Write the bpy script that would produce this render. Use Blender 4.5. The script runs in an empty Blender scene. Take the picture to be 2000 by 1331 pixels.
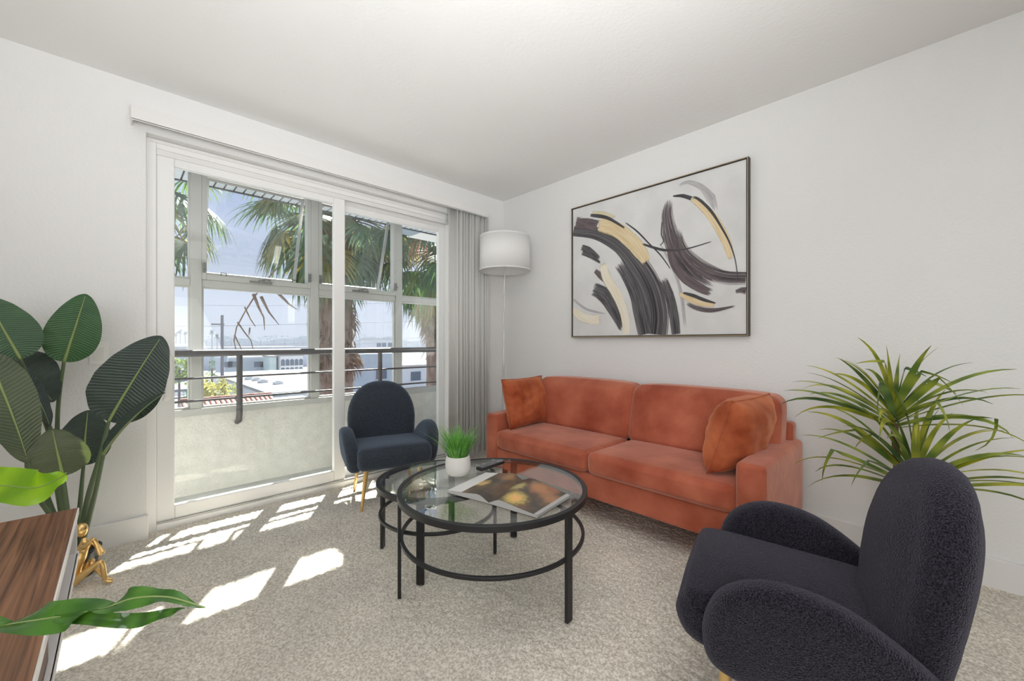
import bpy, bmesh, math, random
import numpy as np
from mathutils import Vector, Matrix, Euler
random.seed(7); rng = np.random.default_rng(7)
C = bpy.context.scene.collection
SC = bpy.context.scene
PI = math.pi

# ------------------------------------------------------------------ camera
CX, CY, CZ, YAW, FPX, HOR = -2.715, -2.943, 1.055, math.radians(46.08), 792.0, 668.0
cd = bpy.data.cameras.new('camera'); cam = bpy.data.objects.new('camera', cd); C.objects.link(cam)
cam.location = (CX, CY, CZ); cam.rotation_euler = (PI/2, 0, YAW - PI/2)
cd.sensor_width = 36.0; cd.lens = FPX/2000*36.0; cd.shift_y = (HOR-665.5)/2000
cd.clip_start = 0.02; cd.clip_end = 2000
SC.camera = cam

# ------------------------------------------------------------------ sky, sun, added fill lights, exposure
w = bpy.data.worlds.new('world'); SC.world = w; w.use_nodes = True
nt = w.node_tree; nt.nodes.clear()
out = nt.nodes.new('ShaderNodeOutputWorld'); bg = nt.nodes.new('ShaderNodeBackground')
tc = nt.nodes.new('ShaderNodeTexCoord'); sx = nt.nodes.new('ShaderNodeSeparateXYZ'); cr = nt.nodes.new('ShaderNodeValToRGB')
nt.links.new(tc.outputs['Generated'], sx.inputs[0]); nt.links.new(sx.outputs['Z'], cr.inputs[0])
nt.links.new(cr.outputs[0], bg.inputs[0]); nt.links.new(bg.outputs[0], out.inputs[0])
el = cr.color_ramp.elements
el[0].position = 0.0; el[0].color = (0.74, 0.78, 0.88, 1)
el[1].position = 0.75; el[1].color = (0.25, 0.40, 0.78, 1)
e = el.new(0.3); e.color = (0.50, 0.60, 0.93, 1)
bg.inputs[1].default_value = 1.0
sd = bpy.data.lights.new('sun', 'SUN'); sun = bpy.data.objects.new('sun', sd); C.objects.link(sun)
sd.energy = 27.0; sd.angle = math.radians(0.6); sd.color = (1.0, 0.96, 0.90)
sun.rotation_euler = Vector((-0.636, -1.0, -1.265)).to_track_quat('-Z', 'Y').to_euler()
def area(name, loc, target, sx_, sy_, energy, color):
    ld = bpy.data.lights.new(name, 'AREA'); ld.shape = 'RECTANGLE'; ld.size = sx_; ld.size_y = sy_
    ld.energy = energy; ld.color = color
    o = bpy.data.objects.new(name, ld); C.objects.link(o); o.location = loc
    o.rotation_euler = (Vector(target)-Vector(loc)).to_track_quat('-Z', 'Y').to_euler()
    return o
area('fill_light_side', (-4.45, -3.4, 1.5), (0, -1.5, 1.5), 2.2, 1.8, 29, (0.985, 0.99, 1.0)).data.spread = math.radians(120)  # added fill from the left, brightens the right wall
area('fill_light_overhead', (-2.6, -4.4, 2.40), (-2.6, -4.4, 0), 1.8, 1.4, 9, (0.985, 0.99, 1.0))  # added overhead fill behind the camera, no real fixture
area('fill_light_bounce', (-2.6, -3.3, 1.30), (-2.1, -1.5, 3.2), 1.5, 1.0, 30, (0.985, 0.99, 1.0)).data.spread = math.radians(110)  # added fill aimed upward to brighten the ceiling
vs = SC.view_settings
vs.view_transform = 'Standard'; vs.look = 'None'; vs.gamma = 1.0; vs.use_curve_mapping = False; vs.exposure = 0.07
try:
    SC.cycles.use_denoising = True
    SC.cycles.max_bounces = 14; SC.cycles.diffuse_bounces = 6; SC.cycles.transparent_max_bounces = 24
    SC.cycles.sample_clamp_indirect = 6.0
except Exception: pass

# ------------------------------------------------------------------ helpers
def P(u, v, t):                      # a point t metres deep along the line of sight through (u, v)
    F = Vector((math.cos(YAW), math.sin(YAW), 0)); R = Vector((math.sin(YAW), -math.cos(YAW), 0))
    return Vector((CX, CY, CZ)) + t*(F + R*((u-1000)/FPX) + Vector((0, 0, 1))*(-(v-HOR)/FPX))

class M:                             # collects geometry
    def __init__(s): s.v = []; s.f = []; s.uv = {}
    def add(s, v, f, uv=None):
        n = len(s.v); s.v += [tuple(p) for p in v]; k = len(s.f)
        s.f += [tuple(i+n for i in q) for q in f]
        if uv:
            for j, q in enumerate(uv): s.uv[k+j] = q
        return s
    def box(s, x0, x1, y0, y1, z0, z1):
        v = [(x, y, z) for x in (x0, x1) for y in (y0, y1) for z in (z0, z1)]
        return s.add(v, [(0, 1, 3, 2), (4, 6, 7, 5), (0, 4, 5, 1), (2, 3, 7, 6), (0, 2, 6, 4), (1, 5, 7, 3)])
    def tube(s, pts, r, n=8, closed=False, flat=1.0, caps=True):
        pts = [Vector(p) for p in pts]; m = len(pts)
        rs = r if isinstance(r, (list, tuple)) else [r]*m
        v = []; f = []; prev = None
        for i, p in enumerate(pts):
            if closed: d = pts[(i+1) % m]-pts[i-1]
            else: d = pts[min(i+1, m-1)]-pts[max(i-1, 0)]
            d.normalize()
            if prev is None:
                a = Vector((0, 0, 1)) if abs(d.z) < 0.9 else Vector((1, 0, 0))
                a = (a-d*a.dot(d)).normalized()
            else: a = (prev-d*prev.dot(d)).normalized()
            prev = a; b = d.cross(a)
            for k in range(n):
                an = 2*PI*k/n; v.append(p+a*(rs[i]*math.cos(an))+b*(rs[i]*math.sin(an)*flat))
        mm = m if closed else m-1
        for i in range(mm):
            i2 = (i+1) % m
            for k in range(n):
                k2 = (k+1) % n; f.append((i*n+k, i*n+k2, i2*n+k2, i2*n+k))
        if not closed and caps:
            f.append(tuple(range(n-1, -1, -1))); f.append(tuple((m-1)*n+k for k in range(n)))
        return s.add(v, f)
    def lathe(s, prof, n=32, cx=0, cy=0, z0=0, cap=True):
        v = []; f = []
        for r, z in prof:
            for k in range(n): v.append((cx+r*math.cos(2*PI*k/n), cy+r*math.sin(2*PI*k/n), z0+z))
        for i in range(len(prof)-1):
            for k in range(n): f.append((i*n+k, i*n+(k+1) % n, (i+1)*n+(k+1) % n, (i+1)*n+k))
        if cap:
            f.append(tuple(range(n-1, -1, -1))); f.append(tuple((len(prof)-1)*n+k for k in range(n)))
        return s.add(v, f)
    def ring(s, r, cx, cy, z, w, h, n=64):      # rectangular-section hoop
        v = []; f = []
        for k in range(n):
            c, q = math.cos(2*PI*k/n), math.sin(2*PI*k/n)
            for rr, zz in ((r-w, z-h), (r, z-h), (r, z), (r-w, z)): v.append((cx+rr*c, cy+rr*q, zz))
        for k in range(n):
            a, b = k*4, ((k+1) % n)*4
            for j in range(4): f.append((a+j, b+j, b+(j+1) % 4, a+(j+1) % 4))
        return s.add(v, f)

def finish(o, parent, world):
    C.objects.link(o)
    if parent is not None:
        o.parent = parent
        if world: o.matrix_parent_inverse = parent.matrix_basis.inverted()
def obj(name, m, mat, parent=None, smooth=False, world=False, bevel=0, sub=0, angle=None):
    me = bpy.data.meshes.new(name); me.from_pydata(m.v, [], m.f); me.update()
    if m.uv:
        ul = me.uv_layers.new(name='UVMap')
        for pi, q in m.uv.items():
            p = me.polygons[pi]
            for li, c in zip(p.loop_indices, q): ul.data[li].uv = c
    if mat: me.materials.append(mat)
    o = bpy.data.objects.new(name, me)
    if bevel:
        b = o.modifiers.new('b', 'BEVEL'); b.width = bevel; b.segments = 3; b.limit_method = 'ANGLE'; b.angle_limit = math.radians(40)
        smooth = True; angle = angle or 40
    if sub:
        q = o.modifiers.new('s', 'SUBSURF'); q.levels = sub; q.render_levels = sub; smooth = True
    if smooth:
        me.polygons.foreach_set('use_smooth', [True]*len(me.polygons))
        if angle: me.set_sharp_from_angle(angle=math.radians(angle))
    finish(o, parent, world)
    return o
def inst(src, parent, loc=(0, 0, 0), rot=(0, 0, 0), scale=(1, 1, 1), name=None):
    o = bpy.data.objects.new(name or src.name.split('.')[0], src.data if hasattr(src, 'data') else src)
    C.objects.link(o); o.parent = parent; o.location = loc; o.rotation_euler = rot; o.scale = scale
    return o
def tag(o, label, cat, group=None, kind=None):
    o['label'] = label; o['category'] = cat
    if group: o['group'] = group
    if kind: o['kind'] = kind
    return o
def thing(name, label, cat, loc=(0, 0, 0), rz=0, group=None, kind=None):
    o = bpy.data.objects.new(name, None); C.objects.link(o); o.location = loc; o.rotation_euler = (0, 0, rz)
    o.empty_display_size = 0.1
    bpy.context.view_layer.update()
    return tag(o, label, cat, group, kind)
def struct(name, m, mat, label, parent=None, **k):
    o = obj(name, m, mat, parent, **k); o['kind'] = 'structure'; o['label'] = label; return o

# ------------------------------------------------------------------ materials
def N(nt, t, **k):
    n = nt.nodes.new(t)
    for a, b in k.items(): setattr(n, a, b)
    return n
def mat(name, col, rough=0.6, metal=0.0, col2=None, nscale=8.0, ndet=3.0, nlo=0.35, nhi=0.65, bump=0.0, bscale=60.0, bdet=3.0,
        sheen=0.0, sheen_col=None, spec=0.5, emit=None, sss=0.0, trans=0.0, coords='Object', stretch=None):
    m = bpy.data.materials.new(name); m.use_nodes = True
    t = m.node_tree; b = t.nodes['Principled BSDF']
    b.inputs['Base Color'].default_value = (*col, 1); b.inputs['Roughness'].default_value = rough
    b.inputs['Metallic'].default_value = metal; b.inputs['Specular IOR Level'].default_value = spec
    tcn = N(t, 'ShaderNodeTexCoord'); src = tcn.outputs[coords]
    if stretch:
        mp = N(t, 'ShaderNodeMapping'); mp.inputs['Scale'].default_value = stretch
        t.links.new(src, mp.inputs[0]); src = mp.outputs[0]
    if col2:
        nz = N(t, 'ShaderNodeTexNoise'); nz.inputs['Scale'].default_value = nscale; nz.inputs['Detail'].default_value = ndet
        t.links.new(src, nz.inputs['Vector'])
        r = N(t, 'ShaderNodeValToRGB'); r.color_ramp.elements[0].position = nlo; r.color_ramp.elements[1].position = nhi
        r.color_ramp.elements[0].color = (*col, 1); r.color_ramp.elements[1].color = (*col2, 1)
        t.links.new(nz.outputs[0], r.inputs[0]); t.links.new(r.outputs[0], b.inputs['Base Color'])
    if bump:
        nb = N(t, 'ShaderNodeTexNoise'); nb.inputs['Scale'].default_value = bscale; nb.inputs['Detail'].default_value = bdet
        t.links.new(src, nb.inputs['Vector'])
        bp = N(t, 'ShaderNodeBump'); bp.inputs['Strength'].default_value = 1.0; bp.inputs['Distance'].default_value = bump
        t.links.new(nb.outputs[0], bp.inputs['Height']); t.links.new(bp.outputs[0], b.inputs['Normal'])
    if sheen:
        b.inputs['Sheen Weight'].default_value = sheen; b.inputs['Sheen Roughness'].default_value = 0.45
        if sheen_col: b.inputs['Sheen Tint'].default_value = (*sheen_col, 1)
    if emit: b.inputs['Emission Color'].default_value = (*emit[0], 1); b.inputs['Emission Strength'].default_value = emit[1]
    if trans:      # thin translucent sheet
        o = t.nodes['Material Output']; tl = N(t, 'ShaderNodeBsdfTranslucent'); mx = N(t, 'ShaderNodeMixShader')
        tl.inputs[0].default_value = (*[min(1, c*1.6) for c in col], 1); mx.inputs[0].default_value = trans
        t.links.new(b.outputs[0], mx.inputs[1]); t.links.new(tl.outputs[0], mx.inputs[2]); t.links.new(mx.outputs[0], o.inputs[0])
    return m
def glass(name, tint=(1, 1, 1), ior=1.5, boost=1.0):
    m = bpy.data.materials.new(name); m.use_nodes = True; t = m.node_tree; t.nodes.clear()
    o = N(t, 'ShaderNodeOutputMaterial'); tr = N(t, 'ShaderNodeBsdfTransparent'); gl = N(t, 'ShaderNodeBsdfGlossy')
    lw = N(t, 'ShaderNodeLayerWeight'); lw.inputs[0].default_value = 0.5; mx = N(t, 'ShaderNodeMixShader')
    pw = N(t, 'ShaderNodeMath', operation='POWER'); pw.inputs[1].default_value = 5.0
    ma = N(t, 'ShaderNodeMath', operation='MULTIPLY_ADD'); f0 = ((ior-1)/(ior+1))**2*boost
    ma.inputs[1].default_value = 1-f0; ma.inputs[2].default_value = f0
    tr.inputs[0].default_value = (*tint, 1); gl.inputs[0].default_value = (1, 1, 1, 1); gl.inputs['Roughness'].default_value = 0.0
    t.links.new(lw.outputs['Facing'], pw.inputs[0]); t.links.new(pw.outputs[0], ma.inputs[0]); t.links.new(ma.outputs[0], mx.inputs[0])
    t.links.new(tr.outputs[0], mx.inputs[1]); t.links.new(gl.outputs[0], mx.inputs[2]); t.links.new(mx.outputs[0], o.inputs[0])
    return m
WALL = mat('wall_paint', (0.80, 0.80, 0.79), 0.85, bump=0.0020, bscale=75, bdet=4, spec=0.2)
CEIL = mat('ceiling_paint', (0.84, 0.84, 0.83), 0.9, bump=0.0010, bscale=60, bdet=4, spec=0.2)
TRIM = mat('white_trim', (0.78, 0.775, 0.76), 0.45)
VINYL = mat('white_vinyl', (0.85, 0.85, 0.84), 0.4)
WINF = mat('window_shaded_white', (0.45, 0.45, 0.43), 0.5)  # white frames, their shade put into the grey
ALU = mat('aluminium', (0.42, 0.42, 0.40), 0.4, 0.6)
DALU = mat('dull_metal', (0.20, 0.20, 0.19), 0.45, 0.5)
STUCCO = mat('stucco', (0.66, 0.65, 0.60), 0.95, col2=(0.60, 0.59, 0.545), nscale=14, bump=0.010, bscale=75, bdet=5, spec=0.1)
CONC = mat('balcony_floor', (0.42, 0.43, 0.42), 0.7, col2=(0.55, 0.56, 0.55), nscale=4, bump=0.001, bscale=90)
BLACKM = mat('black_metal', (0.03, 0.03, 0.033), 0.42, 0.4)
GOLD = mat('gold_metal', (0.80, 0.55, 0.24), 0.28, 1.0, bump=0.0006, bscale=60)
SGOLD = mat('gold_leaf_paint', (0.72, 0.53, 0.25), 0.35, 0.75, bump=0.002, bscale=70)
GLASS = glass('clear_glass', (0.985, 0.995, 0.99), 1.45, 0.8)
SASHG = glass('sash_glass', (0.94, 0.955, 0.95), 1.5, 1.6)
TGLASS = glass('table_glass', (0.965, 0.988, 0.98), 1.5, 2.2)
GEDGE = mat('glass_edge', (0.10, 0.26, 0.22), 0.15, spec=0.8)
VELV = mat('rust_velvet', (0.30, 0.058, 0.028), 0.75, col2=(0.53, 0.160, 0.090), nscale=4.5, ndet=7, nlo=0.30, nhi=0.70, bump=0.0022, bscale=30, bdet=6, sheen=0.65, sheen_col=(1.0, 0.66, 0.56), spec=0.15)
VELV2 = mat('rust_velvet_cushion', (0.30, 0.056, 0.020), 0.75, col2=(0.56, 0.16, 0.065), nscale=6, ndet=4, bump=0.004, bscale=16, bdet=3, sheen=0.4, sheen_col=(1.0, 0.55, 0.36), spec=0.15)
SEAM = mat('seam_thread', (0.22, 0.05, 0.022), 0.9)
NAVY = mat('navy_boucle', (0.026, 0.032, 0.042), 0.95, col2=(0.060, 0.072, 0.090), nscale=220, ndet=3, bump=0.004, bscale=190, sheen=0.35, sheen_col=(0.6, 0.75, 1.0), spec=0.1)
BOUC = mat('black_boucle', (0.004, 0.004, 0.006), 0.95, col2=(0.042, 0.039, 0.052), nscale=310, ndet=3, nlo=0.38, nhi=0.68, bump=0.005, bscale=280, sheen=0.2, sheen_col=(0.85, 0.82, 1.0), spec=0.1)
POTW = mat('white_ceramic', (0.80, 0.78, 0.75), 0.55)
POTB = mat('black_plastic', (0.012, 0.012, 0.014), 0.3)
SOIL = mat('soil', (0.05, 0.035, 0.025), 0.95, bump=0.01, bscale=60)
SHADE = mat('lamp_fabric', (0.95, 0.95, 0.94), 0.9, bump=0.0005, bscale=300, trans=0.4)
CHROME = mat('brushed_steel', (0.62, 0.61, 0.58), 0.32, 0.9)
VANE = mat('vinyl_vane', (0.74, 0.745, 0.715), 0.6, spec=0.3, trans=0.15)
PLATE = mat('switch_plastic', (0.84, 0.83, 0.80), 0.35)
CORDM = mat('cord_plastic', (0.70, 0.68, 0.64), 0.5)

# carpet
def carpet_mat():
    m = bpy.data.materials.new('carpet'); m.use_nodes = True; t = m.node_tree; b = t.nodes['Principled BSDF']
    b.inputs['Roughness'].default_value = 1.0; b.inputs['Specular IOR Level'].default_value = 0.05
    tcn = N(t, 'ShaderNodeTexCoord')
    n1 = N(t, 'ShaderNodeTexNoise'); n1.inputs['Scale'].default_value = 120; n1.inputs['Detail'].default_value = 5
    n2 = N(t, 'ShaderNodeTexNoise'); n2.inputs['Scale'].default_value = 3.0; n2.inputs['Detail'].default_value = 3
    t.links.new(tcn.outputs['Object'], n1.inputs['Vector']); t.links.new(tcn.outputs['Object'], n2.inputs['Vector'])
    r = N(t, 'ShaderNodeValToRGB'); e0, e1 = r.color_ramp.elements
    e0.position = 0.36; e0.color = (0.53, 0.485, 0.41, 1); e1.position = 0.62; e1.color = (0.86, 0.815, 0.735, 1)
    t.links.new(n1.outputs[0], r.inputs[0])
    r2 = N(t, 'ShaderNodeValToRGB'); r2.color_ramp.elements[0].color = (0.88, 0.88, 0.88, 1); r2.color_ramp.elements[1].color = (1.05, 1.04, 1.02, 1)
    r2.color_ramp.elements[0].position = 0.35; r2.color_ramp.elements[1].position = 0.65
    t.links.new(n2.outputs[0], r2.inputs[0])
    mx = N(t, 'ShaderNodeMix', data_type='RGBA', blend_type='MULTIPLY'); mx.inputs[0].default_value = 1
    t.links.new(r.outputs[0], mx.inputs[6]); t.links.new(r2.outputs[0], mx.inputs[7]); t.links.new(mx.outputs[2], b.inputs['Base Color'])
    bp = N(t, 'ShaderNodeBump'); bp.inputs['Distance'].default_value = 0.004; bp.inputs['Strength'].default_value = 1.0
    n3 = N(t, 'ShaderNodeTexNoise'); n3.inputs['Scale'].default_value = 170; n3.inputs['Detail'].default_value = 3
    t.links.new(tcn.outputs['Object'], n3.inputs['Vector']); t.links.new(n3.outputs[0], bp.inputs['Height']); t.links.new(bp.outputs[0], b.inputs['Normal'])
    return m
CARPET = carpet_mat()
def wood_mat():
    m = bpy.data.materials.new('walnut'); m.use_nodes = True; t = m.node_tree; b = t.nodes['Principled BSDF']
    b.inputs['Roughness'].default_value = 0.38
    tcn = N(t, 'ShaderNodeTexCoord'); mp = N(t, 'ShaderNodeMapping'); mp.inputs['Scale'].default_value = (60, 1.4, 60)
    nz = N(t, 'ShaderNodeTexNoise'); nz.inputs['Scale'].default_value = 2.2; nz.inputs['Detail'].default_value = 6; nz.inputs['Distortion'].default_value = 0.6
    t.links.new(tcn.outputs['Object'], mp.inputs[0]); t.links.new(mp.outputs[0], nz.inputs['Vector'])
    r = N(t, 'ShaderNodeValToRGB'); r.color_ramp.elements[0].position = 0.33; r.color_ramp.elements[1].position = 0.68
    r.color_ramp.elements[0].color = (0.10, 0.038, 0.018, 1); r.color_ramp.elements[1].color = (0.32, 0.145, 0.074, 1)
    t.links.new(nz.outputs[0], r.inputs[0]); t.links.new(r.outputs[0], b.inputs['Base Color'])
    return m
WOOD = wood_mat()
def leaf_mat(name, c1, c2, veins=60.0, rough=0.35, trans=0.12, bump=0.003):
    m = bpy.data.materials.new(name); m.use_nodes = True; t = m.node_tree; b = t.nodes['Principled BSDF']; o = t.nodes['Material Output']
    b.inputs['Roughness'].default_value = rough
    uv = N(t, 'ShaderNodeUVMap'); wv = N(t, 'ShaderNodeTexWave'); wv.bands_direction = 'Y'
    wv.inputs['Scale'].default_value = veins/6.28; wv.inputs['Distortion'].default_value = 1.5; wv.inputs['Detail'].default_value = 2
    t.links.new(uv.outputs[0], wv.inputs['Vector'])
    nz = N(t, 'ShaderNodeTexNoise'); nz.inputs['Scale'].default_value = 6; tcn = N(t, 'ShaderNodeTexCoord'); t.links.new(tcn.outputs['Object'], nz.inputs['Vector'])
    ad = N(t, 'ShaderNodeMix', data_type='FLOAT'); ad.inputs[0].default_value = 0.6
    t.links.new(wv.outputs['Fac'], ad.inputs[2]); t.links.new(nz.outputs[0], ad.inputs[3])
    r = N(t, 'ShaderNodeValToRGB'); r.color_ramp.elements[0].color = (*c1, 1); r.color_ramp.elements[1].color = (*c2, 1)
    r.color_ramp.elements[0].position = 0.3; r.color_ramp.elements[1].position = 0.8
    t.links.new(ad.outputs[0], r.inputs[0]); t.links.new(r.outputs[0], b.inputs['Base Color'])
    if bump:
        bp = N(t, 'ShaderNodeBump'); bp.inputs['Distance'].default_value = bump; bp.inputs['Strength'].default_value = 0.5
        t.links.new(wv.outputs['Fac'], bp.inputs['Height']); t.links.new(bp.outputs[0], b.inputs['Normal'])
    tl = N(t, 'ShaderNodeBsdfTranslucent'); mx = N(t, 'ShaderNodeMixShader'); mx.inputs[0].default_value = trans
    hs = N(t, 'ShaderNodeMix', data_type='RGBA', blend_type='MULTIPLY'); hs.inputs[0].default_value = 1; hs.inputs[7].default_value = (2.2, 2.2, 0.8, 1)
    t.links.new(r.outputs[0], hs.inputs[6]); t.links.new(hs.outputs[2], tl.inputs[0])
    t.links.new(b.outputs[0], mx.inputs[1]); t.links.new(tl.outputs[0], mx.inputs[2]); t.links.new(mx.outputs[0], o.inputs[0])
    return m
BOP = [leaf_mat('paradise_leaf', (0.036, 0.085, 0.050), (0.075, 0.155, 0.080)),
       leaf_mat('paradise_leaf_dark', (0.028, 0.046, 0.044), (0.048, 0.074, 0.064)),
       leaf_mat('paradise_leaf_olive', (0.064, 0.088, 0.052), (0.12, 0.15, 0.085)),
       leaf_mat('paradise_leaf_green', (0.030, 0.085, 0.035), (0.062, 0.16, 0.065))]
RIB = mat('leaf_rib', (0.26, 0.34, 0.12), 0.5)
STEM = mat('plant_stem', (0.085, 0.125, 0.06), 0.5)
DRAC = [leaf_mat('dracaena_leaf_a', (0.10, 0.17, 0.035), (0.32, 0.37, 0.06), 6, 0.4, 0.15, 0),
        leaf_mat('dracaena_leaf_b', (0.05, 0.11, 0.04), (0.16, 0.24, 0.07), 6, 0.4, 0.15, 0),
        leaf_mat('dracaena_leaf_c', (0.20, 0.24, 0.03), (0.44, 0.43, 0.06), 6, 0.4, 0.2, 0)]
TRUNK = mat('dracaena_cane', (0.17, 0.085, 0.06), 0.8, bump=0.004, bscale=60)
GRASS = mat('grass_blade', (0.09, 0.30, 0.04), 0.45, col2=(0.26, 0.58, 0.12), nscale=30, trans=0.2)
FGL = leaf_mat('glossy_leaf', (0.030, 0.10, 0.016), (0.075, 0.20, 0.028), 14, 0.13, 0.15, 0.001)

# ------------------------------------------------------------------ the room
H = 2.44; XL, YB = -4.6, -5.4
DX0, DX1, DZ = -2.62, -0.56, 2.185
m = M().box(XL, DX0, 0, 0.15, 0, H).box(DX1, 0, 0, 0.15, 0, H).box(DX0, DX1, 0, 0.15, DZ, H)
struct('wall_back', m, WALL, 'pale painted wall holding the sliding glass door')
struct('wall_right', M().box(0, 0.15, YB, 0.15, 0, H), WALL, 'pale painted wall behind the rust sofa and painting')
struct('wall_left', M().box(XL-0.15, XL, YB, 0.15, 0, H), WALL, 'pale painted wall out of view beside the console')
struct('wall_front', M().box(XL, 0.15, YB-0.15, YB, 0, H), WALL, 'pale painted wall behind the camera')
struct('ceiling', M().box(XL-0.15, 0.15, YB-0.15, 0.15, H, H+0.12), CEIL, 'white textured ceiling')
# carpet: a fine displaced sheet where the photograph looks, coarse beyond
def value_noise(x, y, s, seed):
    r = np.random.default_rng(seed); g = r.random((256, 256))
    X = x/s; Y = y/s; i = np.floor(X).astype(int); j = np.floor(Y).astype(int); fx = X-i; fy = Y-j
    fx = fx*fx*(3-2*fx); fy = fy*fy*(3-2*fy)
    a = g[i % 256, j % 256]; b = g[(i+1) % 256, j % 256]; c = g[i % 256, (j+1) % 256]; d = g[(i+1) % 256, (j+1) % 256]
    return (a*(1-fx)+b*fx)*(1-fy)+(c*(1-fx)+d*fx)*fy
def carpet():
    x0, x1, y0, y1, st = -3.3, 0.0, -3.0, 0.0, 0.0062
    xs = np.concatenate([[XL], np.arange(x0, x1+1e-6, st), [0.0]]); ys = np.concatenate([[YB], np.arange(y0, y1, st), np.arange(0.0, 0.09, st)])
    X, Y = np.meshgrid(xs, ys, indexing='ij')
    wx = X+0.006*value_noise(X, Y, 0.02, 5); wy = Y+0.006*value_noise(X, Y, 0.02, 6)
    Z = 0.0075*value_noise(wx, wy, 0.012, 1)+0.004*value_noise(wx, wy, 0.028, 2)+0.003*value_noise(X, Y, 0.0068, 3)+0.006*value_noise(X, Y, 0.22, 4)
    Z = Z-0.014
    nx, ny = X.shape; V = np.stack([X, Y, Z], -1).reshape(-1, 3)
    I = np.arange(nx*ny).reshape(nx, ny)
    Q = np.stack([I[:-1, :-1], I[1:, :-1], I[1:, 1:], I[:-1, 1:]], -1).reshape(-1, 4)
    me = bpy.data.meshes.new('floor'); me.vertices.add(len(V)); me.vertices.foreach_set('co', V.ravel().astype(np.float32))
    me.loops.add(Q.size); me.loops.foreach_set('vertex_index', Q.ravel().astype(np.int32))
    me.polygons.add(len(Q)); me.polygons.foreach_set('loop_start', np.arange(0, Q.size, 4, dtype=np.int32))
    me.polygons.foreach_set('use_smooth', np.ones(len(Q), bool)); me.update(calc_edges=True); me.validate()
    me.materials.append(CARPET)
    o = bpy.data.objects.new('floor', me); C.objects.link(o); o['kind'] = 'structure'; o['label'] = 'beige shag carpet covering the whole floor'
carpet()
struct('baseboard_back', M().box(XL, DX0+0.01, -0.016, 0, -0.01, 0.122).box(DX1, 0, -0.016, 0, -0.01, 0.122), TRIM, 'white baseboard under the wall beside the sliding door', bevel=0.003)
struct('baseboard_right', M().box(-0.016, 0, YB, -0.016, -0.01, 0.122), TRIM, 'white baseboard behind the sofa and right plant', bevel=0.003)

# sliding glass door
d = thing('door_1', 'white vinyl sliding glass door opening onto the balcony', 'door', (DX0, 0, 0), kind='structure')
W = dict(parent=d, world=True)
m = M().box(DX0, DX0+0.045, -0.012, 0.13, -0.01, DZ).box(DX1-0.045, DX1, -0.012, 0.13, -0.01, DZ).box(DX0+.045, DX1-.045, -0.012, 0.13, DZ-0.05, DZ)
m.box(DX0+.045, DX1-.045, -0.012, 0.13, -0.03, 0.032)
obj('door_frame', m, VINYL, bevel=0.004, **W)
obj('head_track', M().box(DX0+.02, DX1-.02, -0.018, -0.012, DZ-0.022, DZ-0.004).box(DX0+.045, DX1-.045, 0.0, 0.006, DZ-0.08, DZ-0.05).box(DX0+.045, DX1-.045, 0.055, 0.061, DZ-0.1, DZ-0.05), TRIM, **W)
obj('sill_track', M().box(DX0+.045, DX1-.045, -0.004, 0.004, 0.03, 0.04).box(DX0+.045, DX1-.045, 0.05, 0.058, 0.03, 0.04), ALU, **W)
def panel(name, x0, x1, y, sw, glz0, glz1, z0=0.036, z1=DZ-0.05):
    m = M().box(x0, x0+sw, y, y+0.04, z0, z1).box(x1-sw, x1, y, y+0.04, z0, z1).box(x0+sw, x1-sw, y, y+0.04, z0, glz0).box(x0+sw, x1-sw, y, y+0.04, glz1, z1)
    o = obj(name, m, VINYL, bevel=0.005, **W)
    g = obj('glass_pane', M().box(x0+sw, x1-sw, y+0.017, y+0.023, glz0, glz1), GLASS, o); g.location = (-DX0, 0, 0); g.location = (0, 0, 0)
    g.matrix_parent_inverse = Matrix.Identity(4)
    return o
sp = panel('sliding_panel', DX0+0.045, -1.522, 0.008, 0.080, 0.115, 2.062)
fp = panel('fixed_panel', -1.575, DX1-0.045, 0.062, 0.062, 0.10, 2.04)
hp = [(-2.535, 0.0, 0.99), (-2.528, -0.03, 0.975), (-2.522, -0.042, 0.93), (-2.52, -0.045, 0.86), (-2.522, -0.042, 0.80), (-2.528, -0.03, 0.745), (-2.535, 0.0, 0.725)]
m = M().tube(hp, 0.012, 10, flat=1.5).box(-2.56, -2.515, -0.004, 0.01, 0.70, 1.01)
obj('handle', m, VINYL, bevel=0.003, **W)
d.location.y += 0.07      # the door sits back in the wall

# vertical blind
b = thing('vertical_blind', 'white vertical blind with vanes stacked beside the lamp', 'blind', (-2.68, -0.1, 2.2))
W = dict(parent=b, world=True)
m = M().box(-2.68, -0.28, -0.1, -0.094, 2.2, 2.275).box(-2.68, -0.28, -0.094, 0, 2.269, 2.275).box(-2.68, -2.674, -0.094, 0, 2.2, 2.269).box(-0.286, -0.28, -0.094, 0, 2.2, 2.269)
m.box(-2.68, -0.28, -0.1, -0.09, 2.197, 2.203)
obj('valance', m, TRIM, **W)
obj('head_rail', M().box(-2.66, -0.30, -0.066, -0.026, 2.225, 2.262), VINYL, bevel=0.004, **W)
for k in range(17):
    x = -0.645+k*0.0222; L = 0.045; v = []; a = -math.radians(66+20*math.sin(k*2.3)) if k else math.radians(8)
    mm = M(); n = 5; pts = []
    for i in range(n):
        s = (i/(n-1)-0.5)*2*L; c = 0.005*(1-(2*i/(n-1)-1)**2)
        pts.append((x+s*math.cos(a)-c*math.sin(a), -0.046+s*math.sin(a)+c*math.cos(a)))
    vv = [(p[0], p[1], z) for z in (0.05, 2.225) for p in pts]
    mm.add(vv, [(i, i+1, n+i+1, n+i) for i in range(n-1)])
    o = obj('vane', mm, VANE, smooth=True, **W)
    sm = o.modifiers.new('t', 'SOLIDIFY'); sm.thickness = 0.001

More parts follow.
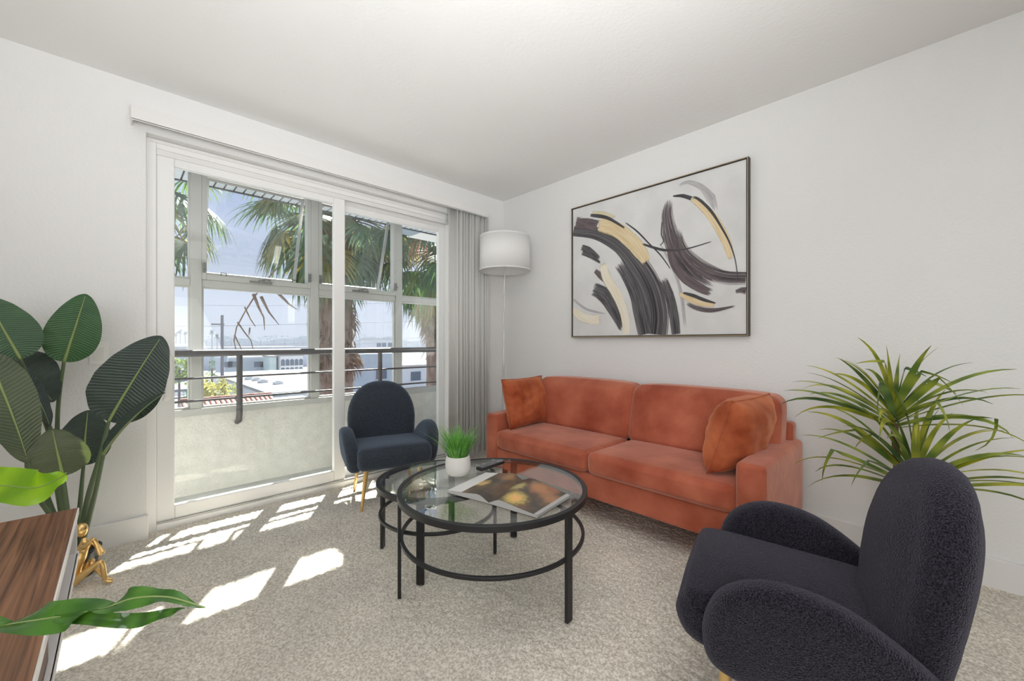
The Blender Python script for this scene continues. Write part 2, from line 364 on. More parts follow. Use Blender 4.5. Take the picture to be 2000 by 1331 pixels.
# light switch
s = thing('light_switch', 'white rocker light switch on wall beside sliding door', 'light switch', (-2.797, 0, 0.997))
obj('wall_plate', M().box(-0.036, 0.036, -0.006, 0, -0.058, 0.058), PLATE, s, bevel=0.003)
obj('rocker_frame', M().box(-0.020, 0.020, -0.008, -0.005, -0.036, 0.036), PLATE, s, bevel=0.001)
r_ = obj('rocker', M().add([(-.0155, -.009, -.031), (.0155, -.009, -.031), (.0155, -.013, .031), (-.0155, -.013, .031), (-.0155, -.005, -.031), (.0155, -.005, -.031), (.0155, -.005, .031), (-.0155, -.005, .031)],
    [(0, 1, 2, 3), (0, 4, 5, 1), (1, 5, 6, 2), (2, 6, 7, 3), (3, 7, 4, 0)]), PLATE, s)

# ------------------------------------------------------------------ balcony
struct('floor_balcony', M().box(-3.6, 1.2, 0.10, 0.72, -0.2, -0.03), CONC, 'grey concrete balcony floor beyond the glass door')
struct('wall_parapet', M().box(-3.6, 1.2, 0.70, 0.90, -0.2, 0.53), STUCCO, 'cream stucco parapet of the balcony')
struct('wall_balcony_left', M().box(-3.7, -3.5, 0.15, 0.9, -0.2, 2.6), STUCCO, 'cream stucco wall closing the balcony end past the switch')
struct('wall_balcony_right', M().box(0.55, 0.75, 0.15, 0.9, -0.2, 2.6), STUCCO, 'cream stucco wall closing the balcony end past the blind')
struct('ceiling_balcony', M().box(-3.7, 0.75, 0.0, 0.80, 2.46, 2.56), TRIM, 'white balcony ceiling')
WY0, WY1 = 0.715, 0.775
MX = [-2.33, -1.53, -0.745]
wn = thing('window_1', 'white balcony window wall, toned grey for shade, with two open top hung sashes', 'window', (-3.5, 0.74, 0.53), kind='structure')
W = dict(parent=wn, world=True)
m = M().box(-3.5, 0.55, 0.70, 0.80, 0.525, 0.577)
obj('window_sill', m, WINF, bevel=0.004, **W)
obj('head_rail', M().box(-3.5, 0.55, WY0, WY1, 2.30, 2.46), WINF, **W)
for x in MX: obj('mullion', M().box(x-0.032, x+0.032, WY0-0.01, WY1+0.01, 0.577, 2.30), WINF, bevel=0.004, **W)
xs = [-3.5]+MX+[0.55]
for i in range(4):
    a, c = xs[i]+(0.032 if i else 0), xs[i+1]-(0.032 if i < 3 else 0)
    obj('transom', M().box(a, c, WY0, WY1, 1.455, 1.505), WINF, bevel=0.004, **W)
    m = M(); q = 0.012
    for z0, z1 in (((0.577, 1.455),) + (((1.505, 2.30),) if i in (0, 3) else ())):
        m.box(a, a+q, WY0+.01, WY1-.01, z0, z1).box(c-q, c, WY0+.01, WY1-.01, z0, z1).box(a+q, c-q, WY0+.01, WY1-.01, z0, z0+q).box(a+q, c-q, WY0+.01, WY1-.01, z1-q, z1)
        p = obj('window_pane', M().box(a+q, c-q, 0.742, 0.748, z0+q, z1-q), GLASS, **W)
    obj('glazing_bead', m, WINF, **W)
for i in (1, 2):
    a, c = xs[i]+0.032, xs[i+1]-0.032; z0, z1, q = 1.505, 2.30, 0.028
    m = M().box(a, a+q, WY0-.012, WY1, z0, z1).box(c-q, c, WY0-.012, WY1, z0, z1).box(a+q, c-q, WY0-.012, WY1, z0, z0+q+.01).box(a+q, c-q, WY0-.012, WY1, z1-q, z1)
    obj('casement_frame', m, WINF, bevel=0.003, **W)
    th = math.radians(20); L = 0.735; aa, cc = a+q+0.002, c-q-0.002; f = 0.022
    def T(x, u, n):  # u along the sash from its hinge, n outward thickness
        return (x, 0.765+u*math.sin(th)+n*math.cos(th), 2.268-u*math.cos(th)+n*math.sin(th))
    def sbox(mm, x0, x1, u0, u1, n0, n1):
        v = [T(x, u, n) for x in (x0, x1) for u in (u0, u1) for n in (n0, n1)]
        mm.add(v, [(0, 1, 3, 2), (4, 6, 7, 5), (0, 4, 5, 1), (2, 3, 7, 6), (0, 2, 6, 4), (1, 5, 7, 3)])
    mm = M(); sbox(mm, aa, aa+f, 0, L, 0, .022); sbox(mm, cc-f, cc, 0, L, 0, .022); sbox(mm, aa+f, cc-f, 0, f, 0, .022); sbox(mm, aa+f, cc-f, L-f, L, 0, .022)
    so = obj('sash', mm, ALU, **W)
    mm = M(); sbox(mm, aa+f, cc-f, f, L-f, .009, .014); g = obj('sash_glass', mm, SASHG, so)
    mid = (a+c)/2
    k_ = M().box(mid-.075, mid+.075, WY0-.03, WY0-.012, z0+.004, z0+.02).box(mid-.02, mid+.02, WY0-.05, WY0-.03, z0+.004, z0+.03)
    k_.tube([(mid, WY0-.045, z0+.03), (mid+.03, WY0-.05, z0+.035), (mid+.06, WY0-.045, z0+.026)], .007)
    obj('winder', k_, DALU, **W)
    for sx_ in (a+0.012, c-0.012):
        obj('latch', M().box(sx_-.01, sx_+.01, WY0-.03, WY0-.012, z0+.05, z0+.12).box(sx_-.005, sx_+.005, WY0-.055, WY0-.03, z0+.07, z0+.085), DALU, **W)
    for sx_ in (mid-.24, mid+.24):
        obj('peg', M().box(sx_-.018, sx_-.013, WY0-.016, WY0-.012, z0+.038, z0+.06).box(sx_+.013, sx_+.018, WY0-.016, WY0-.012, z0+.038, z0+.06).box(sx_-.018, sx_+.018, WY0-.016, WY0-.012, z0+.055, z0+.06), BLACKM, **W)
# railing
RAILM = mat('railing_paint', (0.085, 0.08, 0.085), 0.45, 0.2)
rl = thing('balcony_railing', 'dark tubular steel railing fixed to the stucco parapet', 'railing', (-3.4, 0.62, 0.47))
W = dict(parent=rl, world=True)
obj('top_rail', M().tube([(-3.45, .62, .974), (0.5, .62, .974)], 0.0245, 14), RAILM, smooth=True, angle=50, **W)
for z in (.80, .643): obj('lower_rail', M().tube([(-3.45, .62, z), (0.5, .62, z)], 0.008, 10), RAILM, smooth=True, angle=50, **W)
for x in (-3.185, -2.085, -0.985, 0.115):
    obj('post', M().tube([(x, .62, .96), (x, .62, .60), (x, .624, .52), (x, .645, .47), (x, .71, .45)], 0.02, 12), RAILM, smooth=True, angle=50, **W)
# canopy over the balcony windows
SLAT = mat('canopy_board', (0.42, 0.45, 0.47), 0.7); DARKJ = mat('canopy_joint', (0.05, 0.055, 0.06), 0.8)
cp = thing('eave_canopy', 'pale blue grey boarded eave above the balcony windows', 'eave', (-3.6, 1.19, 2.47))
W = dict(parent=cp, world=True)
obj('eave_backing', M().box(-4.4, 0.30, 1.19, 1.60, 2.482, 2.53).box(-4.4, 0.30, 1.59, 1.61, 2.455, 2.56), DARKJ, **W)
x = -4.4
bm0 = None
obj('eave_sun_block', M().box(-0.66, 0.30, 0.80, 1.19, 2.482, 2.53), SLAT, **W)  # unseen piece added to keep sun off the chair and floor
while x < 0.24:
    m = M().box(0, 0.062, 1.19, 1.588, 2.466, 2.482)
    if bm0 is None: bm0 = obj('board', m, SLAT, cp); bm0.location = (x+3.6, -1.19, -2.47)
    else: inst(bm0, cp, (x+3.6, -1.19, -2.47))
    x += 0.0765
WING = mat('wing_plaster', (0.600, 0.593, 0.570), 0.9)
SLATE = mat('slate_board', (0.20, 0.25, 0.29), 0.7)
o = struct('roof_wing', M().box(0.34, 3.2, 1.62, 2.43, 2.6, 2.75), WING, 'white soffit of the neighbouring roof wing')
o = struct('roof_valley', M().box(0.02, 0.34, 1.62, 2.38, 2.61, 2.70), SLATE, 'slate grey roof board between the eave and white soffit')

# ------------------------------------------------------------------ sofa
def rbox(name, x0, x1, y0, y1, z0, z1, r, mat_, parent, puff=0.0, seg=4, world=True, taper=None):
    bm = bmesh.new(); bmesh.ops.create_cube(bm, size=1)
    S = ((x1-x0), (y1-y0), (z1-z0)); c = ((x0+x1)/2, (y0+y1)/2, (z0+z1)/2)
    for v in bm.verts: v.co = Vector((v.co.x*S[0], v.co.y*S[1], v.co.z*S[2]))
    bmesh.ops.bevel(bm, geom=bm.edges[:], offset=r, segments=seg, profile=0.5, affect='EDGES')
    if puff:
        bmesh.ops.subdivide_edges(bm, edges=[e_ for e_ in bm.edges if e_.calc_length() > 0.12], cuts=5, use_grid_fill=True)
        for v in bm.verts:
            n = [2*v.co[k]/S[k] for k in range(3)]
            for k in range(3):
                i, j = (k+1) % 3, (k+2) % 3
                if abs(n[k]) > 0.96:
                    v.co[k] += math.copysign(puff*max(0, 1-n[i]**4)*max(0, 1-n[j]**4), n[k])
    if taper:
        for v in bm.verts: taper(v.co, S)
    for v in bm.verts: v.co += Vector(c)
    me = bpy.data.meshes.new(name); bm.to_mesh(me); bm.free()
    me.polygons.foreach_set('use_smooth', [True]*len(me.polygons)); me.materials.append(mat_)
    o = bpy.data.objects.new(name, me); finish(o, parent, world)
    wn_ = o.modifiers.new('w', 'WEIGHTED_NORMAL')
    return o
sf = thing('sofa', 'rust orange velvet two seat sofa against the right wall', 'sofa', (-0.42, -1.54, 0))
YL, YR, AW, XF = -0.635, -2.455, 0.115, -0.765
rbox('base', XF+0.01, -0.06, YR+AW, YL-AW, 0.145, 0.285, 0.012, VELV, sf)
rbox('arm', XF, -0.055, YR, YR+AW+.004, 0.14, 0.525, 0.022, VELV, sf, 0.006)
rbox('arm', XF, -0.055, YL-AW-.004, YL, 0.14, 0.525, 0.022, VELV, sf, 0.006)
rbox('back_frame', -0.14, -0.05, YR+0.03, YL-0.03, 0.14, 0.62, 0.02, VELV, sf)
ym = (YR+YL)/2
for a, c in ((YR+AW+.006, ym-.004), (ym+.004, YL-AW-.006)):
    o = rbox('seat_cushion', XF-0.012, -0.27, a, c, 0.285, 0.415, 0.035, VELV, sf, 0.012)
    obj('piping', M().tube([(XF-0.013, a+.03, .388), (XF-.013, c-.03, .388)], .003, 6), SEAM, sf, world=True) if False else None
    def tap(co, S):
        k = (co.z/S[2]+0.5); co.x += 0.085*k
    ext = 0.05
    a2, c2 = (a-ext, c) if a < ym-.1 else (a, c+ext)
    rbox('back_cushion', -0.335, -0.155, a2, c2, 0.40, 0.765, 0.045, VELV, sf, 0.016, taper=tap)
for x in (-0.66, -0.12):
    for y in (YR+0.1, YL-0.1): obj('leg', M().lathe([(0.016, 0), (0.022, 0.145)], 12), BLACKM, sf, world=False).location = (x+0.42, y+1.54, 0)

def cushion(name, label, loc, rot, Wd, Hd, Td, mat_):
    t = thing(name, label, 'cushion', loc, 0, 'throw cushions on the sofa'); t.rotation_euler = rot
    n = 22; v = []; f = []
    def surf(sg):
        base = len(v)
        for i in range(n+1):
            for j in range(n+1):
                a, c = 2*i/n-1, 2*j/n-1
                e_ = (max(0, 1-abs(a)**2.4)*max(0, 1-abs(c)**2.4))**0.42
                pin = 1-0.05*(1-abs(a)**2)*0-0.045*(abs(a)**2)*(1-abs(c)**2)-0.0
                px_ = a*Wd/2*(1-0.05*(1-c*c)*abs(a)**3); pz_ = c*Hd/2*(1-0.05*(1-a*a)*abs(c)**3)
                y = sg*Td/2*e_ + 0.004*math.sin(9*a+4*c)*e_*sg + .003*math.sin(17*c-6*a)*e_
                v.append((px_, y, pz_))
        for i in range(n):
            for j in range(n):
                q = (base+i*(n+1)+j, base+(i+1)*(n+1)+j, base+(i+1)*(n+1)+j+1, base+i*(n+1)+j+1)
                f.append(q if sg < 0 else q[::-1])
    surf(-1); surf(1)
    o = obj('cover', M().add(v, f), mat_, t, smooth=True)
    bm = bmesh.new(); bm.from_mesh(o.data); bmesh.ops.remove_doubles(bm, verts=bm.verts, dist=1e-4); bm.to_mesh(o.data); bm.free()
    ed = []
    k = 18
    for sgn in range(4):
        for i in range(k):
            a = 2*i/k-1
            ed.append([(a, -1), (1, a), (-a, 1), (-1, -a)][sgn])
    pts = [(a*Wd/2*(1-0.05*(1-c*c)*abs(a)**3)*1.002, 0, c*Hd/2*(1-0.05*(1-a*a)*abs(c)**3)*1.002) for a, c in ed]
    obj('piping', M().tube(pts, 0.0045, 6, closed=True), mat_, t, smooth=True)
    return t
cushion('throw_cushion', 'rust velvet cushion leaning on the sofa arm nearer the lamp', (-0.485, -0.79, 0.603), (math.radians(-14), 0, math.radians(4)), 0.47, 0.36, 0.15, VELV2)
cushion('throw_cushion', 'rust velvet cushion leaning on the sofa arm nearer the spiky plant', (-0.50, -2.275, 0.608), (math.radians(17), 0, math.radians(-6)), 0.44, 0.37, 0.23, VELV2)

# ------------------------------------------------------------------ armchairs
def puffed(outline, th, er, to3, rings=4, inset_n=6, bulge=0.0):
    """closed rounded slab from a 2D outline: to3(a, b, n) maps outline plane and thickness to 3D"""
    O = [Vector(p) for p in outline]; n = len(O); cen = sum(O, Vector((0, 0)))/n
    nor = []
    for i in range(n):
        d = (O[(i+1) % n]-O[i-1]).normalized(); nor.append(Vector((d.y, -d.x)))
    sgn = 1 if sum((O[i].x*O[(i+1) % n].y-O[(i+1) % n].x*O[i].y) for i in range(n)) > 0 else -1
    nor = [q*sgn for q in nor]
    v = []; lev = []
    prof = [(er*(1-math.sin(t)), th/2-er*(1-math.cos(t))) for t in np.linspace(0, PI/2, rings+1)]
    def ringpts(ins, off): 
        return [to3(*(O[i]-nor[i]*ins), off) for i in range(n)]
    seq = []
    def caps(sg):
        out_ = []
        for k in range(inset_n, 0, -1):
            s = k/inset_n
            base = [O[i]-nor[i]*er for i in range(n)]
            ff = 1-(1-s)**1.0
            out_.append(([cen+(b_-cen)*(ff*0.999 if k == inset_n else ff) for b_ in base], sg*(th/2+bulge*(1-s*s)**.9)))
        return out_
    top = caps(1); bot = caps(-1)
    for pts, off in reversed(bot): seq.append([to3(p.x, p.y, off) for p in pts])
    for ins, off in prof[1:]: seq.append(None)
    seq = [[to3(p.x, p.y, off) for p in pts] for pts, off in reversed(bot)]
    for t in np.linspace(-PI/2, PI/2, 2*rings+1)[1:-1]:
        ins = er*(1-math.cos(t)); off = (th/2-er)*(1 if t > 0 else -1 if t < 0 else 0)+er*math.sin(t)
        seq.append([to3(*(O[i]-nor[i]*ins), off) for i in range(n)])
    seq += [[to3(p.x, p.y, off) for p in pts] for pts, off in top]
    V = [p for s in seq for p in s]; Fc = []
    for a in range(len(seq)-1):
        for i in range(n): Fc.append((a*n+i, a*n+(i+1) % n, (a+1)*n+(i+1) % n, (a+1)*n+i))
    c0 = len(V); V.append(to3(cen.x, cen.y, bot[-1][1]-0)); V.append(to3(cen.x, cen.y, th/2+bulge))
    V[c0] = to3(cen.x, cen.y, -(th/2+bulge))
    for i in range(n):
        Fc.append((i, c0, (i+1) % n)); L = (len(seq)-1)*n; Fc.append((L+i, L+(i+1) % n, c0+1))
    return M().add(V, Fc)
def smoothpoly(pts, k=48):
    """closed Catmull-Rom through control points"""
    n = len(pts); out_ = []
    for i in range(n):
        p0, p1, p2, p3 = [Vector(pts[(i+j-1) % n]) for j in range(4)]
        for s in np.linspace(0, 1, max(2, k//n), endpoint=False):
            out_.append(tuple(0.5*((2*p1)+(p2-p0)*s+(2*p0-5*p1+4*p2-p3)*s*s+(3*p1-p0-3*p2+p3)*s**3)))
    return out_
def recalc(o):
    bm = bmesh.new(); bm.from_mesh(o.data); bmesh.ops.recalc_face_normals(bm, faces=bm.faces); bm.to_mesh(o.data); bm.free()
def armchair(label, loc, rz, fab, detail):
    t = thing('armchair', label, 'armchair', loc, rz, 'rounded armchairs with gold legs')
    # seat: side profile in (y, z), swept across x
    prof = smoothpoly([(0.275, 0.325), (0.262, 0.375), (0.215, 0.405), (0.0, 0.395), (-0.20, 0.378), (-0.26, 0.34), (-0.25, 0.27), (-0.1, 0.245), (0.12, 0.245), (0.235, 0.262)], 60)
    o = obj('seat', puffed(prof, 0.46, 0.045, lambda a, b, n: (n, a, b)), fab, t, smooth=True); recalc(o)
    # back: front outline in (x, z)
    hw, zt, zb = 0.24, 0.765, 0.215
    ol = [(-hw*0.72, zb)] + [(hw*math.copysign(abs(math.sin(a))**0.85, math.sin(a)), 0.50+(zt-0.50)*max(0, math.cos(a))**0.95 if abs(a) < PI/2 else 0.5) for a in np.linspace(-PI/2, PI/2, 19)] + [(hw*0.72, zb)]
    ol = [(-hw*.70, zb), (-hw*.86, .30), (-hw*.97, .40)]+ol[1:-1]+[(hw*.97, .40), (hw*.86, .30), (hw*.70, zb)]
    def bk(a, b, n):
        tl = (b-0.25)*0.15
        return (a, -0.222-tl+n*(1 if n > 0 else .8)+0.02*(a*a)/(hw*hw), b)
    o = obj('backrest', puffed(ol, 0.11, 0.052, bk, bulge=0.045, inset_n=9), fab, t, smooth=True); recalc(o)
    for sx_ in (-1, 1):
        al = smoothpoly([(0.195, 0.275), (0.200, 0.36), (0.160, 0.45), (0.065, 0.500), (-0.06, 0.490), (-0.17, 0.43), (-0.265, 0.34), (-0.29, 0.26), (-0.20, 0.225), (0.03, 0.222), (0.15, 0.235)], 66)
        def am(a, b, n, s_=sx_): 
            fl = (b-0.25)*0.16
            return (s_*(0.236+fl)+n, a, b)
        o = obj('armrest', puffed(al, 0.082, 0.036, am, bulge=0.006), fab, t, smooth=True); recalc(o)
    for x in (-1, 1):
        for y in (-1, 1):
            a = Vector((x*0.165, y*0.155-0.01, 0.27)); c = Vector((x*0.20, y*0.185-0.01, 0.0))
            obj('leg', M().tube([a, c], [0.016, 0.009], 12), GOLD, t, smooth=True, angle=50)
    return t
armchair('navy fabric armchair with gold legs in front of the sliding door', (-1.40, -0.365, 0), math.radians(164.3), NAVY, 0)
armchair('black boucle armchair with gold legs in front of the spiky plant', (-1.362, -2.668, 0), math.radians(15), BOUC, 1)

# ------------------------------------------------------------------ glass coffee tables
def table(label, cx, cy, r, zt, angs, ringz, ring_r):
    t = thing('coffee_table', label, 'coffee table', (cx, cy, 0), 0, 'nesting round glass coffee tables')
    obj('rim', M().ring(r, 0, 0, zt, 0.020, 0.024, 96), BLACKM, t, bevel=0.002)
    obj('glass_top', M().lathe([(r-0.021, 0), (r-0.021, 0.006)], 72, z0=zt-0.008), TGLASS, t)
    obj('shelf_ring', M().ring(ring_r, 0, 0, ringz, 0.014, 0.014, 96), BLACKM, t, bevel=0.002)
    for a in angs:
        c, s_ = math.cos(a), math.sin(a); th, wd = 0.007, 0.017; rr = r-0.010
        v = []
        for z in (0, zt-0.02):
            for dr, dt in ((-th, -wd), (th, -wd), (th, wd), (-th, wd)):
                v.append(((rr+dr)*c-dt*s_, (rr+dr)*s_+dt*c, z))
        obj('leg', M().add(v, [(3, 2, 1, 0), (4, 5, 6, 7), (0, 1, 5, 4), (1, 2, 6, 5), (2, 3, 7, 6), (3, 0, 4, 7)]), BLACKM, t, bevel=0.0015)
    for a in angs:
        c, s_ = math.cos(a), math.sin(a)
        obj('bumper', M().lathe([(0.011, 0), (0.011, 0.006)], 12, (r-0.034)*c, (r-0.034)*s_, zt-0.015), BLACKM, t)
    return t
bc = (-1.526, -1.588)
table('larger round glass coffee table with black metal frame holding the magazine', bc[0], bc[1], 0.412, 0.422,
      [math.atan2(-.402, .026), math.atan2(.18, -.369), math.atan2(.221, .344)], 0.239, 0.400)
sc_ = (-1.56, -1.205)
table('smaller round glass coffee table with black metal frame tucked under the larger one', sc_[0], sc_[1], 0.300, 0.372,
      [math.atan2(.223, -.195)+k*PI/2 for k in range(4)], 0.220, 0.288)

# potted grass
pg = thing('potted_grass', 'small grass plant in white ceramic pot on the glass table', 'potted plant', (-1.560, -1.372, 0.4225))
obj('pot', M().lathe([(0.036, 0), (0.046, 0.004), (0.055, 0.022), (0.059, 0.045), (0.058, 0.07), (0.054, 0.09), (0.050, 0.091), (0.050, 0.080)], 48), POTW, pg, smooth=True, angle=50)
m = M()
for k in range(16):
    for j in range(30):
        a = 2*PI*(j+0.5*(k % 2))/30; z = 0.010+k*0.0046; rr = float(np.interp(z, [0, .004, .022, .045, .07, .09], [.036, .046, .055, .059, .058, .054]))
        m.add([(rr*math.cos(a)*1.0, rr*math.sin(a), z-.0018), (rr*math.cos(a+.05), rr*math.sin(a+.05), z), (rr*math.cos(a), rr*math.sin(a), z+.0018), (rr*math.cos(a-.05), rr*math.sin(a-.05), z), ((rr+.0018)*math.cos(a), (rr+.0018)*math.sin(a), z)], [(0, 1, 4), (1, 2, 4), (2, 3, 4), (3, 0, 4)])
o = obj('pot_dimples', m, POTW, pg); o['kind'] = 'stuff'
obj('soil', M().lathe([(0.001, 0.079), (0.05, 0.079)], 24, cap=False), SOIL, pg)
m = M()
for k in range(330):
    a = random.random()*2*PI; rr = 0.042*math.sqrt(random.random()); ln = random.uniform(0.09, 0.165); lean = rr/0.042*random.uniform(.3, .95)+random.uniform(0, .12)
    if random.random() < .05: lean *= 1.6; ln *= 1.15
    p = Vector((rr*math.cos(a), rr*math.sin(a), 0.078)); d = Vector((math.cos(a), math.sin(a), 0)); s_ = Vector((-d.y, d.x, 0))
    w0 = random.uniform(.0018, .003); vv = []; ff = []
    for i in range(5):
        q = i/4; pos = p+d*(ln*lean*(q*.6+.4*q*q))+Vector((0, 0, ln*(q-0.25*lean*q*q)))
        ww = w0*(1-q**1.5)+.0002
        vv += [pos-s_*ww, pos+s_*ww]
        if i: ff.append((2*i-2, 2*i-1, 2*i+1, 2*i))
    m.add(vv, ff)
o = obj('grass_blades', m, GRASS, pg, smooth=True); o['kind'] = 'stuff'

# magazine
BOOKP = mat('page_paper', (0.72, 0.71, 0.70), 0.45); PAGEE = mat('page_edges', (0.42, 0.41, 0.40), 0.7)
def photo_page(name, blobs):
    m_ = bpy.data.materials.new(name); m_.use_nodes = True; t = m_.node_tree; b_ = t.nodes['Principled BSDF']; b_.inputs['Roughness'].default_value = 0.3
    uv = N(t, 'ShaderNodeUVMap'); nz = N(t, 'ShaderNodeTexNoise'); nz.inputs['Scale'].default_value = 2.5; nz.inputs['Detail'].default_value = 2
    t.links.new(uv.outputs[0], nz.inputs['Vector'])
    r = N(t, 'ShaderNodeValToRGB'); e_ = r.color_ramp.elements
    e_[0].position = .40; e_[0].color = (.055, .047, .038, 1); e_[1].position = .75; e_[1].color = (.22, .12, .06, 1)
    t.links.new(nz.outputs[0], r.inputs[0]); cur = r.outputs[0]
    for (u, v_, rad, col, ns) in blobs:
        sub = N(t, 'ShaderNodeVectorMath', operation='DISTANCE'); sub.inputs[1].default_value = (u, v_, 0)
        if ns:
            nn = N(t, 'ShaderNodeTexNoise'); nn.inputs['Scale'].default_value = ns; nn.inputs['Detail'].default_value = 1
            t.links.new(uv.outputs[0], nn.inputs['Vector'])
            ad = N(t, 'ShaderNodeVectorMath', operation='MULTIPLY_ADD'); ad.inputs[1].default_value = (.16, .16, 0)
            t.links.new(nn.outputs['Color'], ad.inputs[0]); t.links.new(uv.outputs[0], ad.inputs[2])
            s2 = N(t, 'ShaderNodeVectorMath', operation='SUBTRACT'); s2.inputs[1].default_value = (.08, .08, 0); t.links.new(ad.outputs[0], s2.inputs[0])
            t.links.new(s2.outputs[0], sub.inputs[0])
        else: t.links.new(uv.outputs[0], sub.inputs[0])
        mr = N(t, 'ShaderNodeMapRange'); mr.inputs[1].default_value = rad; mr.inputs[2].default_value = rad*.25; mr.interpolation_type = 'SMOOTHSTEP'
        t.links.new(sub.outputs['Value'], mr.inputs[0])
        mx = N(t, 'ShaderNodeMix', data_type='RGBA'); mx.inputs[7].default_value = (*col, 1)
        t.links.new(mr.outputs[0], mx.inputs[0]); t.links.new(cur, mx.inputs[6]); cur = mx.outputs[2]
    t.links.new(cur, b_.inputs['Base Color'])
    return m_
PHL = photo_page('photo_left', [(.55, .45, .20, (.62, .42, .16), 12), (.25, .85, .25, (.30, .16, .07), 5), (.8, .8, .18, (.42, .20, .09), 8)])
PHR = photo_page('photo_right', [(.40, .22, .30, (.62, .46, .13), 16), (.40, .22, .14, (.85, .45, .16), 22), (.15, .62, .22, (.55, .48, .20), 12), (.55, .80, .32, (.42, .19, .08), 6), (.85, .62, .25, (.36, .17, .08), 7), (.7, .95, .2, (.30, .12, .06), 8)])
SB, ST = Vector((-1.685, -1.742, 0)), Vector((-1.406, -1.652, 0))
mg = thing('magazine', 'open magazine with dark flower photographs on the glass table', 'magazine', (-1.55, -1.70, 0.4225))
def pages(side):
    """side -1 left, +1 right; curved stack from the spine outwards"""
    if side > 0: eB, eT = Vector((-1.645, -1.962, 0)), Vector((-1.408, -1.925, 0))
    else: eB, eT = Vector((-1.735, -1.535, 0)), Vector((-1.470, -1.470, 0))
    n = 14; nl = 6; hs = []
    for i in range(n+1):
        q = i/n; hs.append(0.004+0.026*math.sin(min(1, q/0.30)*PI/2)*(1-0.70*max(0, (q-0.25)/0.75)**0.8) if i else 0.006)
    def pt(i, j, h): return (SB.lerp(eB, i/n)).lerp(ST.lerp(eT, i/n), j/nl)+Vector((0, 0, h))-Vector((-1.55, -1.70, 0))
    m1 = M(); v = [pt(i, j, hs[i]) for i in range(n+1) for j in range(nl+1)]
    f = []; uvs = []
    for i in range(n):
        for j in range(nl):
            a = i*(nl+1)+j; q = (a, a+1, a+nl+2, a+nl+1); f.append(q)
            uvs.append([(i/n, j/nl), (i/n, (j+1)/nl), ((i+1)/n, (j+1)/nl), ((i+1)/n, j/nl)])
    wh = 0.62 if side < 0 else 0.90
    cut = int(round(n*wh)); k = cut*nl
    m1.add(v, f[:k], uvs[:k])
    def prune(mm):
        us_ = sorted({i for q in mm.f for i in q}); mp_ = {a_: b_ for b_, a_ in enumerate(us_)}
        mm.v = [mm.v[i] for i in us_]; mm.f = [tuple(mp_[i] for i in q) for q in mm.f]; return mm
    o1 = obj('photo_page', prune(m1), PHL if side < 0 else PHR, mg, smooth=True)
    m2 = M(); m2.add(v, f[k:], uvs[k:]); obj('page_margin', prune(m2), BOOKP if side < 0 else PAGEE, mg, smooth=True)
    m3 = M(); lo = [pt(i, j, 0.002) for i in range(n+1) for j in (0, nl)]; hi = [pt(i, j, hs[i]-0.0006) for i in range(n+1) for j in (0, nl)]
    vv = lo+hi; o_ = 2*(n+1); ff = []
    for i in range(n):
        ff += [(2*i, 2*i+2, o_+2*i+2, o_+2*i), (2*i+1, o_+2*i+1, o_+2*i+3, 2*i+3)]
    ff += [(2*n, 2*n+1, o_+2*n+1, o_+2*n), (0, o_, o_+1, 1)]
    m3.add(vv, ff); obj('page_block', m3, PAGEE, mg)
    m4 = M(); vv = [pt(i, j, h) for h in (0, 0.002) for i in (0, n) for j in (0, nl)]
    m4.add(vv, [(0, 1, 3, 2), (4, 6, 7, 5), (0, 4, 5, 1), (2, 3, 7, 6), (0, 2, 6, 4), (1, 5, 7, 3)]); obj('cover', m4, POTB, mg)
pages(-1); pages(1)
# remote control
rc = thing('remote_control', 'black remote control near the far edge of the glass table', 'remote control', (-1.372, -1.392, 0.4225), math.radians(6))
obj('body', M().box(-0.085, 0.085, -0.021, 0.021, 0, 0.016), POTB, rc, bevel=0.005)
GREYB = mat('grey_buttons', (0.35, 0.36, 0.38), 0.5)
for i in range(7):
    for j in (-1, 0, 1): obj('button', M().lathe([(0.0042, 0.0155), (0.0042, 0.018)], 10, -0.065+i*0.018, j*0.012), GREYB, rc)
obj('navigation_ring', M().ring(0.015, 0.068, 0, 0.0178, 0.006, 0.003, 24), GREYB, rc)

# ------------------------------------------------------------------ floor lamp
fl = thing('floor_lamp', 'white drum shade floor lamp standing in the corner behind the sofa', 'floor lamp', (-0.30, -0.345, 0))
obj('base', M().lathe([(0.12, 0), (0.12, 0.012), (0.115, 0.018), (0.015, 0.024)], 40), CHROME, fl, smooth=True, angle=40)
obj('pole', M().tube([(-0.030, 0.004, 0.02), (-0.016, 0.002, 0.86)], 0.0085, 12), CHROME, fl, smooth=True, angle=50)
obj('upper_pole', M().tube([(-0.016, 0.002, 0.86), (0.0, 0, 1.74)], 0.0055, 12), CHROME, fl, smooth=True, angle=50)
m = M(); ro, zt, zb = 0.222, 1.972, 1.672
m.lathe([(ro, zb), (ro-0.004, zt)], 64, cap=False); o = obj('lamp_shade', m, SHADE, fl, smooth=True)
q = o.modifiers.new('t', 'SOLIDIFY'); q.thickness = 0.002
obj('shade_trim', M().ring(ro+0.001, 0, 0, zb+0.012, 0.003, 0.012, 64).ring(ro-0.003, 0, 0, zt+0.001, 0.003, 0.012, 64), SHADE, fl)
obj('spider_ring', M().tube([(0, 0, 1.9), (ro*.96, 0, 1.955)], .002, 6).tube([(0, 0, 1.9), (-ro*.48, ro*.83, 1.955)], .002, 6).tube([(0, 0, 1.9), (-ro*.48, -ro*.83, 1.955)], .002, 6).tube([(0, 0, 1.74), (0, 0, 1.9)], .006, 8), CHROME, fl)
BULB = mat('frosted_bulb', (0.85, 0.85, 0.82), 0.4)
obj('bulb', M().lathe([(0.012, 1.765), (0.014, 1.79), (0.028, 1.82), (0.03, 1.845), (0.02, 1.868), (0.002, 1.875)], 20), BULB, fl, smooth=True)
cord_pts = []
